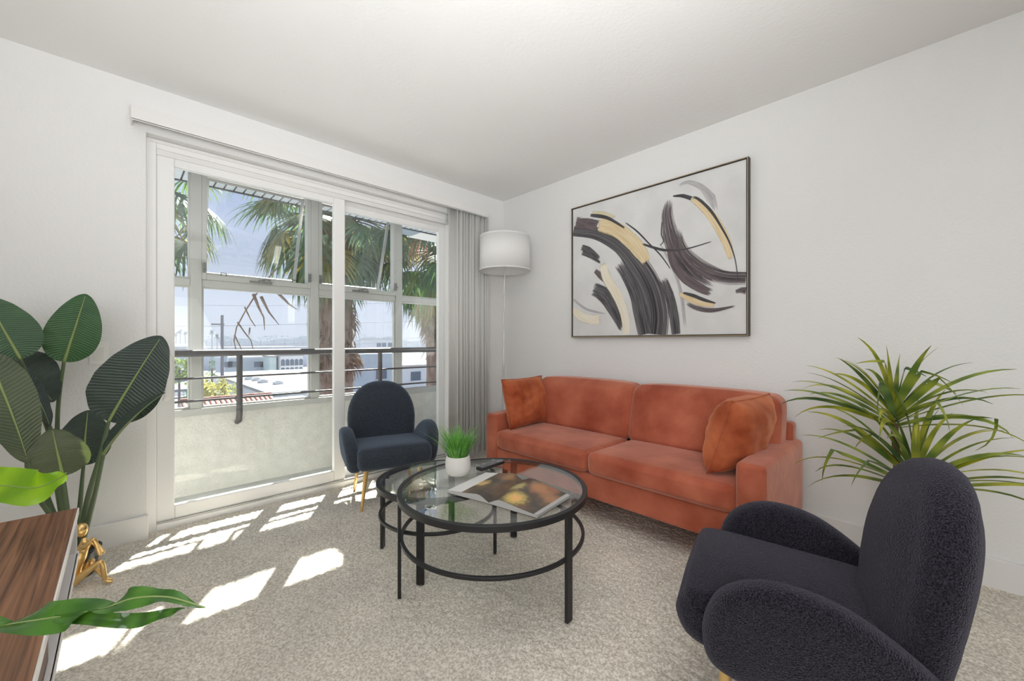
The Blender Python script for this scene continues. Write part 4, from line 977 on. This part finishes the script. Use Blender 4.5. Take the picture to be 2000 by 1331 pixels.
# gold seated figure
st = thing('figure_sculpture', 'small gold seated figure sculpture on carpet beside the black plant pot', 'sculpture', (-2.812, -0.412, 0))
def skinfig():
    R = Vector((math.sin(YAW), -math.cos(YAW), 0)).normalized(); R = Vector((0.96, -0.28, 0)).normalized(); Fw = Vector((0.28, 0.96, 0))
    def q(r, z, d_=0): return R*r+Fw*d_+Vector((0, 0, z))
    pts = {'pel': (q(-.055, .030), .024), 'bel': (q(-.050, .075), .022), 'che': (q(-.034, .130), .026), 'sho': (q(-.020, .178), .017), 'nec': (q(-.018, .200), .010), 'nk2': (q(-.022, .214), .010),
     'sR': (q(-.008, .182, -.030), .011), 'eR': (q(.022, .214, -.034), .009), 'e2R': (q(.030, .180, -.030), .008), 'hR': (q(.040, .128, -.026), .008),
     'sL': (q(-.012, .180, .030), .011), 'eL': (q(.014, .150, .036), .009), 'hL': (q(.038, .120, .020), .008),
     'pR': (q(-.045, .036, -.028), .018), 'kR': (q(.044, .112, -.026), .012), 'aR': (q(.056, .016, -.026), .008), 'tR': (q(.082, .007, -.028), .006),
     'pL': (q(-.045, .034, .028), .018), 'kL': (q(-.005, .100, .03), .012), 'k2': (q(.0, .085, .012), .010), 'aL': (q(.050, .014, .002), .008), 'tL': (q(.074, .007, -.002), .006)}
    ed = [('pel', 'bel'), ('bel', 'che'), ('che', 'sho'), ('sho', 'nec'), ('nec', 'nk2'), ('sho', 'sR'), ('sR', 'eR'), ('eR', 'e2R'), ('e2R', 'hR'), ('sho', 'sL'), ('sL', 'eL'), ('eL', 'hL'),
          ('pel', 'pR'), ('pR', 'kR'), ('kR', 'aR'), ('aR', 'tR'), ('pel', 'pL'), ('pL', 'kL'), ('kL', 'k2'), ('k2', 'aL'), ('aL', 'tL')]
    nm = list(pts); me = bpy.data.meshes.new('figure_body'); me.from_pydata([pts[n][0] for n in nm], [(nm.index(a), nm.index(b_)) for a, b_ in ed], [])
    me.materials.append(GOLD); o = bpy.data.objects.new('figure_body', me); C.objects.link(o); o.parent = st
    sk = o.modifiers.new('skin', 'SKIN'); sk.use_smooth_shade = True
    for i, n in enumerate(nm): me.skin_vertices[0].data[i].radius = (pts[n][1],)*2
    me.skin_vertices[0].data[0].use_root = True
    q_ = o.modifiers.new('s', 'SUBSURF'); q_.levels = 2; q_.render_levels = 2
    v = []; f = []; hc = q(-.028, .246); n1, n2 = 14, 20
    for i in range(n1+1):
        a = PI*i/n1
        for j in range(n2):
            c = 2*PI*j/n2; v.append(hc+Vector((.021*math.sin(a)*math.cos(c), .021*math.sin(a)*math.sin(c), .031*math.cos(a)*(1.0))))
    for i in range(n1):
        for j in range(n2): f.append((i*n2+j, (i+1)*n2+j, (i+1)*n2+(j+1) % n2, i*n2+(j+1) % n2))
    obj('head', M().add(v, f), GOLD, st, smooth=True)
skinfig()

# ------------------------------------------------------------------ outside: palms
def fan_frond(pitch, mat_a, mat_p, plen=0.75, fr=0.62, nl=26, droop=1.0, seed=0):
    r = random.Random(seed); d0 = Vector((math.cos(pitch), 0, math.sin(pitch))); me_leaf = M(); me_pet = M()
    pts = []; p = Vector((0, 0, 0)); e_ = pitch
    for i in range(7):
        pts.append(p.copy()); p = p+Vector((math.cos(e_), 0, math.sin(e_)))*plen/6; e_ -= 0.06*droop
    me_pet.tube(pts, [0.014-.0012*i for i in range(7)], 5, caps=False)
    hub = pts[-1]; ax = Vector((math.cos(e_), 0, math.sin(e_))); side = Vector((0, 1, 0)); up = ax.cross(side)*-1
    for k in range(nl):
        a = math.radians(-105+210*k/(nl-1))+r.uniform(-.03, .03); L = fr*(0.75+.35*math.cos(a*.8))*r.uniform(.85, 1.1)
        d_ = (ax*math.cos(a)+side*math.sin(a)+up*(0.10+.12*(k % 2))).normalized(); pos = hub.copy(); v = []; f = []; w0 = 0.020
        sg = up.cross(d_).normalized()
        ns = 6
        for i in range(ns+1):
            u = i/ns; w_ = w0*(0.35+1.2*min(u, .45)/.45*.6)*(1-max(0, (u-.4)/.6)**1.2)+.001
            v += [pos-sg*w_, pos+sg*w_]
            pos = pos+d_*(L/ns); d_ = (d_+Vector((0, 0, -1))*(0.05+.40*droop*u*r.uniform(.6, 1.4))).normalized()
            if i: f.append((2*i-2, 2*i-1, 2*i+1, 2*i))
        me_leaf.add(v, f)
    return me_leaf, me_pet
PALMG = [mat('palm_green', (0.085, 0.16, 0.045), 0.5, col2=(0.16, 0.24, 0.07), nscale=5, trans=0.3), mat('palm_bluegreen', (0.07, 0.13, 0.08), 0.5, col2=(0.14, 0.2, 0.10), nscale=5, trans=0.3),
         mat('palm_yellow', (0.24, 0.22, 0.06), 0.6, col2=(0.36, 0.30, 0.10), nscale=5, trans=0.3)]
PALMD = mat('palm_dead', (0.22, 0.145, 0.10), 0.85, col2=(0.36, 0.27, 0.20), nscale=9); PALMS = mat('palm_stalk', (0.17, 0.16, 0.08), 0.6)
PALMT = mat('palm_trunk', (0.20, 0.13, 0.10), 0.95, col2=(0.33, 0.25, 0.20), nscale=10, bump=0.03, bscale=22, stretch=(1, 1, .35))
FLOW = mat('palm_flower', (0.42, 0.20, 0.10), 0.8, col2=(0.56, 0.36, 0.24), nscale=20)
FR_ = {}
def frond(key):
    if key not in FR_:
        pit, dr_, mi, ln = key
        a, b_ = fan_frond(math.radians(pit), None, None, droop=dr_, plen=ln, seed=hash(key) % 999)
        def mk(nm, m_, mt):
            me = bpy.data.meshes.new(nm); me.from_pydata(m_.v, [], m_.f); me.materials.append(mt); me.update(); return me
        FR_[key] = (mk('frond', a, PALMD if mi == 3 else PALMG[mi]), mk('stalk', b_, PALMD if mi == 3 else PALMS))
    return FR_[key]
def palm(label, loc, zc, trunk_r, n, sc, seed, dead=12, lean=0.0, zbase=-8.0, skirt=0.6, azr=None):
    r = random.Random(seed); t = thing('fan_palm', label, 'palm tree', (loc[0], loc[1], zbase), 0, 'palms close to the balcony')
    prof = []
    for i in range(20):
        z = (zc-zbase-.1)*i/19; prof.append((trunk_r*(1.12-.25*i/19)*(1+.03*math.sin(i*2.1)), z))
    obj('trunk', M().lathe(prof, 18), PALMT, t, smooth=True)
    obj('crown_base', M().lathe([(trunk_r*.85, -.25), (trunk_r*1.25, -.1), (trunk_r*.9, .15), (.03, .35)], 14, z0=zc-zbase), PALMS, t, smooth=True)
    def put(key, az, s_, dz=0, rad=None):
        a, b_ = frond(key); o = bpy.data.objects.new('frond', a); C.objects.link(o); o.parent = t
        rr = trunk_r*.6 if rad is None else rad
        o.location = (rr*math.cos(az), rr*math.sin(az), zc-zbase+dz); o.rotation_euler = (0, 0, az); o.scale = (s_, s_, s_)
        q = bpy.data.objects.new('stalk', b_); C.objects.link(q); q.parent = o
    for k in range(n):
        az = k*2.39996+r.uniform(-.2, .2); q = k/n
        pit = r.choice([[60, 40], [25, 10], [-5, -20], [-40, -60]][min(3, int(q*4))])
        mi = r.choice([0, 0, 1, 1, 2]) if q < .6 else r.choice([0, 1, 1, 2])
        put((pit, r.choice([1.3, 2.0]), mi, 0.75), az, sc*r.uniform(.85, 1.1), .15*(1-q))
    for k in range(dead):
        az = k*2.39996+r.uniform(-.3, .3); put((-80, 3.0, 3, 0.45), az, sc*r.uniform(.7, .95), -0.15-skirt*r.random(), trunk_r*1.05)
    return t
p1 = P(657, 480, 9.0)
pm = palm('nearest fan palm standing in the middle of the balcony view', (p1.x, p1.y), 3.75, 0.36, 58, 1.5, 11, dead=40, skirt=2.6)
# its hanging seed stalk
ss = M(); base_ = P(520, 560, 4.9)
def hang(m_, pxs, t, r0, r1):
    pts = [P(u, v, t) for u, v in pxs]; m_.tube(pts, [r0+(r1-r0)*i/(len(pts)-1) for i in range(len(pts))], 6)
hang(ss, [(570, 480), (545, 520), (520, 548), (497, 580), (478, 610), (462, 640), (457, 665), (462, 690)], 8.2, .018, .012)
for a in ([(478, 600), (490, 625), (499, 638)], [(464, 630), (478, 650), (490, 665), (496, 690)], [(458, 655), (468, 675), (475, 690)], [(487, 650), (488, 640), (486, 655)]): hang(ss, a, 8.2, .018, .008)
for a in ([(495, 575), (505, 600), (515, 620), (517, 645)], [(510, 580), (525, 610), (545, 635)], [(540, 570), (565, 595), (580, 605)]): hang(ss, a, 8.2, .034, .006)
obj('seed_stalk', ss, PALMD, pm, world=True)
p2 = P(858, 480, 10.5)
palm('fan palm with dead orange stalks seen next to the blind', (p2.x, p2.y), 3.3, 0.36, 56, 1.55, 23, dead=26, skirt=1.6)
p3 = P(268, 430, 7.6)
palm('fan palm half hidden behind the wall beside the sliding panel', (p3.x, p3.y), 3.7, 0.34, 40, 1.3, 31, dead=14)
p4 = P(790, 470, 5.4); fm = M(); rr_ = random.Random(4)
for k in range(60):
    s0 = P(812+rr_.uniform(-12, 12), 462+rr_.uniform(-10, 10), 9.4); e0 = s0+Vector((rr_.uniform(-.3, .3), rr_.uniform(-.2, .2), -rr_.uniform(.15, .75)))
    fm.tube([s0, s0.lerp(e0, .5)+Vector((rr_.uniform(-.05, .05), 0, .06)), e0], [.010, .008, .004], 4)
p_ = [o for o in bpy.data.objects if o.name.startswith('fan_palm')][1]
obj('flower_stalks', fm, FLOW, p_, world=True)['kind'] = 'stuff'

# ------------------------------------------------------------------ outside: town
GZ = -8.0
ASPH = mat('asphalt', (0.252, 0.261, 0.275), 0.9, col2=(0.30, 0.31, 0.33), nscale=.3)
struct('ground', M().box(-150, 500, 1.5, 600, GZ-.5, GZ), ASPH, 'grey streets and yards far below the balcony')
BW = [mat('render_white', (0.598, 0.608, 0.617), .9), mat('render_grey', (0.386, 0.436, 0.482), .9), mat('render_mint', (0.482, 0.580, 0.551), .9), mat('render_haze_tint', (0.502, 0.541, 0.598), .9), mat('roof_pale', (0.25, 0.245, 0.24), .9, col2=(.30, .295, .29), nscale=.3), mat('roof_blue', (0.297, 0.356, 0.416), .8), mat('render_sand', (0.482, 0.455, 0.425), .9)]  # pale bluish wall tones put distance haze into the colour
WINM = mat('far_window', (0.06, 0.09, 0.13), .25)
def building(label, x0, x1, y0, y1, zt, wall, roof, wins=(), arch=False, group='far buildings', parapet=.25):
    t = thing('building', label, 'building', ((x0+x1)/2, (y0+y1)/2, GZ), 0, group); W = dict(parent=t, world=True)
    obj('walls', M().box(x0, x1, y0, y1, GZ, zt), wall, **W)
    obj('roof', M().box(x0-.15, x1+.15, y0-.15, y1+.15, zt, zt+parapet), roof, **W)
    for (xc, zc, ww, hh) in wins:
        m = M()
        if arch:
            n = 8; pr = [(xc-ww/2, zc-hh/2), (xc+ww/2, zc-hh/2)]+[(xc+ww/2*math.cos(a), zc+hh/2-ww/2+ww/2*math.sin(a)) for a in np.linspace(0, PI, n)]
            v = [(p[0], y0-.04, p[1]) for p in pr]+[(p[0], y0+.05, p[1]) for p in pr]; k = len(pr)
            m.add(v, [tuple(range(k)), tuple(range(2*k-1, k-1, -1))]+[(i, (i+1) % k, k+(i+1) % k, k+i) for i in range(k)])
        else: m.box(xc-ww/2, xc+ww/2, y0-.05, y0+.05, zc-hh/2, zc+hh/2)
        o = obj('window', m, WINM, **W)
        obj('sill', M().box(xc-ww/2-.05, xc+ww/2+.05, y0-.12, y0-.04, zc-hh/2-.08, zc-hh/2), wall, o)
    return t
def xat(u, y):
    F = (math.cos(YAW), math.sin(YAW)); R = (math.sin(YAW), -math.cos(YAW)); k = (u-1000)/FPX
    return CX+(y-CY)/(F[1]+k*R[1])*(F[0]+k*R[0])
def zat(u, v, y):
    F = math.sin(YAW); k = (u-1000)/FPX; t = (y-CY)/(F-k*math.cos(YAW)); return CZ-(v-HOR)/FPX*t
y = 76
x0, x1 = xat(548, y), xat(592, y)
building('white building with two rows of five arched windows in the distance', x0, x1, y, y+12, zat(570, 696, y), BW[0], BW[4],
    [(x0+(x1-x0)*(i+.5)/5, zat(570, v, y), .62, 1.15) for i in range(5) for v in (708, 724)], True)
building('mint green house wall beside the arched building', xat(527, 77), xat(548, 76)-.4, 77, 81.5, zat(540, 698, 77), BW[2], BW[4])
y = 82
building('long grey low building left of the arched building', xat(440, y), xat(519, y), y, y+10, zat(480, 700, y), BW[1], BW[0],
    [(xat(u, y), zat(u, 712, y), ww, 1.0) for u, ww in ((446, 1.2), (454, 1.4), (506, 1.6), (514, 1.0))])
y = 160
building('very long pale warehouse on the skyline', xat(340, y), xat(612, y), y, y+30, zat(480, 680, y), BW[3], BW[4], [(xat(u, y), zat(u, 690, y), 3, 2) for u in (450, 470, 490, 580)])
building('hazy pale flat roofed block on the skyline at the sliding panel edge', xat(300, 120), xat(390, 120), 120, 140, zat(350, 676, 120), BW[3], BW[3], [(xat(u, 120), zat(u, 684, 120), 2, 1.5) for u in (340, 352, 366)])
building('broad flat pale roof with skylights below the arched building', 7.0, 30, 39, 72, -3.9, BW[0], BW[4], [], group='near roofs', parapet=.3)
for lab, u, v in (('small white skylight box second from the railing post on the pale roof', 501, 744), ('small white skylight box in the middle of the pale roof row', 513, 748), ('small white skylight box nearest the balcony on the pale roof', 543, 751), ('small white skylight box farthest from the balcony on the pale roof', 487, 742)):
    t_ = (CZ+3.6)*FPX/(v-HOR); q = P(u, v, t_); s_ = thing('skylight', lab, 'skylight', (q.x, q.y, -3.6), .3, 'skylights on the pale roof')
    obj('curb', M().box(-.42, .42, -.3, .3, 0, .30), BW[0], s_); obj('dome', M().lathe([(.36, .30), (.3, .40), (.05, .45)], 12), BW[3], s_, smooth=True)
building('low pale blue roof just past the railing', xat(488, 34), xat(618, 34), 34, 38.2, -4.2, BW[3], BW[5], [], group='near roofs', parapet=.2)
building('grey blue shed roof seen between the palm trunk and the post', xat(686, 29), xat(776, 29), 29, 37, zat(730, 696, 29), BW[1], BW[1], [(xat(745, 29), zat(745, 730, 29), .9, .9)], group='near roofs', parapet=.2)
building('white garden wall building seen beside the right palm', xat(782, 30), xat(960, 30), 30, 36, zat(830, 716, 30), BW[0], BW[6], [(xat(812, 30), zat(812, 735, 30), 1.0, .8)], group='near roofs', parapet=.2)
building('pale hill house on the skyline right of the nearest palm', xat(728, 130), xat(775, 130), 130, 140, zat(750, 664, 130), BW[0], BW[6], [(xat(u, 130), zat(u, 674, 130), 1.6, 1.4) for u in (740, 750, 762)])
# red tile roof
TILE = mat('red_tile', (0.220, 0.083, 0.061), .85, col2=(.55, .27, .20), nscale=3)
y0, y1 = 20.5, 24.5; z1 = zat(440, 779, y1); z0 = z1-1.15; xa, xb = xat(352, y1), xat(530, y1)
tr_ = thing('tiled_house', 'house with red barrel tile roof just below the railing', 'building', ((xa+xb)/2, y1, GZ))
obj('walls', M().box(xa+.3, xb-.3, y0+.5, y1+3, GZ, z0-.05), BW[6], tr_, world=True)
obj('roof_deck', M().add([(xa, y0, z0), (xb, y0, z0), (xb, y1, z1), (xa, y1, z1), (xa, y1+4, z0), (xb, y1+4, z0)], [(0, 1, 2, 3), (3, 2, 5, 4)]), BW[6], tr_, world=True)
x = xa+.12; tl0 = None
while x < xb:
    if tl0 is None:
        m = M(); n = 5; v = []
        for yy, zz in ((y0, z0+.02), (y1, z1+.02)):
            for i in range(n+1): a = PI*i/n; v.append((.085*math.cos(a), yy, zz+.075*math.sin(a)))
        m.add(v, [(i, i+1, n+2+i, n+1+i) for i in range(n)]); tl0 = obj('tile', m, TILE, tr_, smooth=True); tl0.location = (x-(xa+xb)/2, -y1, -GZ)
    else: inst(tl0, tr_, (x-(xa+xb)/2, -y1, -GZ))
    x += .235
obj('ridge', M().tube([(xa, y1, z1+.08), (xb, y1, z1+.08)], .1, 8), TILE, tr_, world=True)
# trees
FOL = [mat('foliage_lime', (0.20, 0.26, 0.07), .7, col2=(0.36, 0.42, 0.13), nscale=2, trans=.25), mat('foliage_green', (0.10, 0.17, 0.08), .7, col2=(.18, .26, .13), nscale=2, trans=.2), mat('foliage_haze_tint', (0.28, 0.35, 0.37), .8, col2=(.36, .43, .45), nscale=.3), mat('foliage_yellow', (.36, .34, .10), .7, col2=(.46, .42, .16), nscale=2, trans=.25)]  # the grey-blue skyline foliage has haze mixed into its colour
BARK = mat('bark', (0.16, 0.12, 0.09), .9)
def leafcloud(n, rx, ry, rz, s_, seed, cyp=False):
    r = np.random.default_rng(seed); d_ = r.normal(size=(n, 3)); d_ /= np.linalg.norm(d_, axis=1)[:, None]; rad = r.random(n)**.4
    pos = d_*rad[:, None]*np.array([rx, ry, rz])
    pos += 0.18*np.array([rx, ry, rz])*np.sin(pos*7/np.array([rx, ry, rz])[None])
    m = M()
    for p in pos:
        a = Vector(r.normal(size=3)).normalized(); b_ = a.orthogonal().normalized(); c = a.cross(b_); k = s_*r.uniform(.6, 1.3); p = Vector(p)
        m.add([p-b_*k, p+c*k*.5, p+b_*k, p-c*k*.5], [(0, 1, 2, 3)])
    return m
def tree(label, u, v0, v1, t, wpx, mt, seed, group='town trees', n=700, name='tree', cat='tree'):
    top = P(u, v0, t); bot = P(u, v1, t); rz = (top.z-bot.z)/2; rx = wpx*t/FPX/2
    o = thing(name, label, cat, (top.x, top.y, GZ), 0, group)
    c = obj('crown', leafcloud(n, rx, rx, rz, max(.09, rx*.13), seed), FOL[mt], o); c.location = (0, 0, (top.z+bot.z)/2-GZ)
    obj('trunk', M().lathe([(.16, 0), (.10, max(.5, (top.z+bot.z)/2-GZ))], 8), BARK, o)
tree('lime green tree behind the sliding panel edge above the parked car', 350, 690, 752, 48, 62, 0, 1, n=1100)
tree('green shrubby tree at the foot of the pole', 398, 732, 800, 44, 46, 0, 2, n=900)
tree('dark slim cypress left of the utility pole', 414, 692, 748, 54, 15, 1, 3, n=500, name='cypress_tree')
tree('yellow green bush around the utility pole base', 420, 738, 800, 36, 64, 3, 4, n=1100)
tree('small lime bush right of the utility pole', 450, 744, 800, 39, 32, 0, 5, n=600)
tree('tree filling the corner below the lime tree', 374, 752, 800, 40, 30, 1, 6, n=500)
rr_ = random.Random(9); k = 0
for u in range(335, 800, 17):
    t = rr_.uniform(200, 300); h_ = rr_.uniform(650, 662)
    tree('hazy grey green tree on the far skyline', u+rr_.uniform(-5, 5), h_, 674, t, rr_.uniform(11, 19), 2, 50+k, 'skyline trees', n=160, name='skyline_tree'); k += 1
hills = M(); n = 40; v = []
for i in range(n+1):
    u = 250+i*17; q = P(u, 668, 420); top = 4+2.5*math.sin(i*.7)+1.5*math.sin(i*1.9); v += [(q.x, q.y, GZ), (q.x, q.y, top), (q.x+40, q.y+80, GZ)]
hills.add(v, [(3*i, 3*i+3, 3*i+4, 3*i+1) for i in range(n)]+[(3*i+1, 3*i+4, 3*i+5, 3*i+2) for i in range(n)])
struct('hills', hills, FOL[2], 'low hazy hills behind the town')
# distant palms
PALMF = mat('far_palm', (0.20, 0.24, 0.24), .8)
dp = None
for i, (u, v_, t) in enumerate(((344, 654, 117), (352, 649, 114.5), (362, 652, 119), (374, 657, 116), (414, 650, 119), (424, 657, 123))):
    q = P(u, v_, t); lab = ['tiny grey palm at the outer end of the skyline trio nearest the wall', 'tallest of the three tiny grey palms clustered on the skyline', 'tiny grey palm on the skyline trio side nearer the window mullion', 'lone tiny grey palm half hidden behind the wide window mullion', 'tiny grey palm on the skyline just left of the utility pole', 'smallest grey palm close against the utility pole'][i]
    o = thing('skyline_palm', lab, 'palm tree', (q.x, q.y, GZ), i*.9, 'skyline palms')
    obj('trunk', M().lathe([(.22, 0), (.16, q.z-GZ)], 8), PALMF, o)
    m = M(); r = random.Random(i)
    for k in range(34):
        az = k*2.4; e0 = r.uniform(-.7, 1.2); m2 = strap((0, 0, 0), az, e0, r.uniform(.9, 1.35), .16, 1.6, nseg=4); m.add(m2.v, m2.f)
    c = obj('crown', m, PALMF, o); c.location = (0, 0, q.z-GZ)
# utility pole and wires
POLE = mat('pole_wood', (0.20, 0.19, 0.20), .9)
q = P(434, 616, 45); up = thing('utility_pole', 'wooden utility pole rising above the town', 'utility pole', (q.x, q.y, GZ))
obj('mast', M().lathe([(.20, 0), (.14, q.z-GZ)], 10), POLE, up)
obj('crossarm', M().box(-1.0, .2, -.06, .06, q.z-GZ-1.1, q.z-GZ-.95), POLE, up); obj('transformer', M().lathe([(.22, 0), (.22, .8)], 10, .3, 0, q.z-GZ-5.2), BW[1], up)
WIRE = mat('wire', (0.16, 0.16, 0.17), .7)
for lab, pts, r in (('upper power line crossing the sky above the pole', [P(150, 594, 46), P(500, 598, 46), P(900, 590, 52)], .016),
        ('power line fixed below the top of the utility pole', [P(150, 639, 44), P(434, 637, 45), P(620, 633, 47), P(900, 626, 52)], .022),
        ('sagging cable crossing low in front of the warehouse', [P(150, 672, 50), P(434, 678, 50), P(560, 672, 50), P(900, 656, 55)], .016),
        ('lowest cable crossing just over the railing', [P(150, 684, 50), P(434, 684, 50), P(560, 678, 50), P(900, 664, 55)], .016)):
    tag(obj('power_line', M().tube(pts, r, 6), WIRE), lab, 'cable')
# antenna
q = P(571, 615, 30)
# parked car
q = P(352, 775, 66); cr_ = thing('car', 'pale parked car under the lime tree', 'car', (q.x, q.y, GZ), .15)
CARP = mat('car_paint', (.62, .66, .72), .25, .1)
pr = [(-2.2, .35), (-2.2, .8), (-1.5, .95), (-.9, 1.42), (.7, 1.45), (1.4, .98), (2.15, .82), (2.2, .35)]
v = [(p[0], s_, p[1]) for s_ in (-.85, .85) for p in pr]; n = len(pr)
obj('body', M().add(v, [tuple(range(n)), tuple(range(2*n-1, n-1, -1))]+[(i, n+i, n+(i+1) % n, (i+1) % n) for i in range(n)]), CARP, cr_, bevel=.06)
obj('side_window', M().add([(-1.25, -.87, .98), (1.15, -.87, .98), (.62, -.87, 1.36), (-.85, -.87, 1.36)], [(0, 1, 2, 3)]), WINM, cr_)
for x in (-1.4, 1.4):
    for yy in (-.86, .86):
        w_ = obj('wheel', M().lathe([(.33, -.1), (.33, .1)], 18), POTB, cr_, smooth=True, angle=40); w_.location = (x, yy, .33); w_.rotation_euler = (PI/2, 0, 0)

# ------------------------------------------------------------------ haze over the town
hm = bpy.data.materials.new('sea_haze'); hm.use_nodes = True; t = hm.node_tree; t.nodes.clear()
o_ = N(t, 'ShaderNodeOutputMaterial'); pv = N(t, 'ShaderNodeVolumePrincipled')
pv.inputs['Color'].default_value = (0.36, 0.39, 0.46, 1); pv.inputs['Density'].default_value = 0.0022; pv.inputs['Anisotropy'].default_value = 0.0
t.links.new(pv.outputs[0], o_.inputs['Volume'])
hz = obj('haze', M().box(-140, 480, 14, 560, GZ+.02, 34), hm); tag(hz, 'pale sunlit haze lying over the distant town', 'haze', kind='structure')
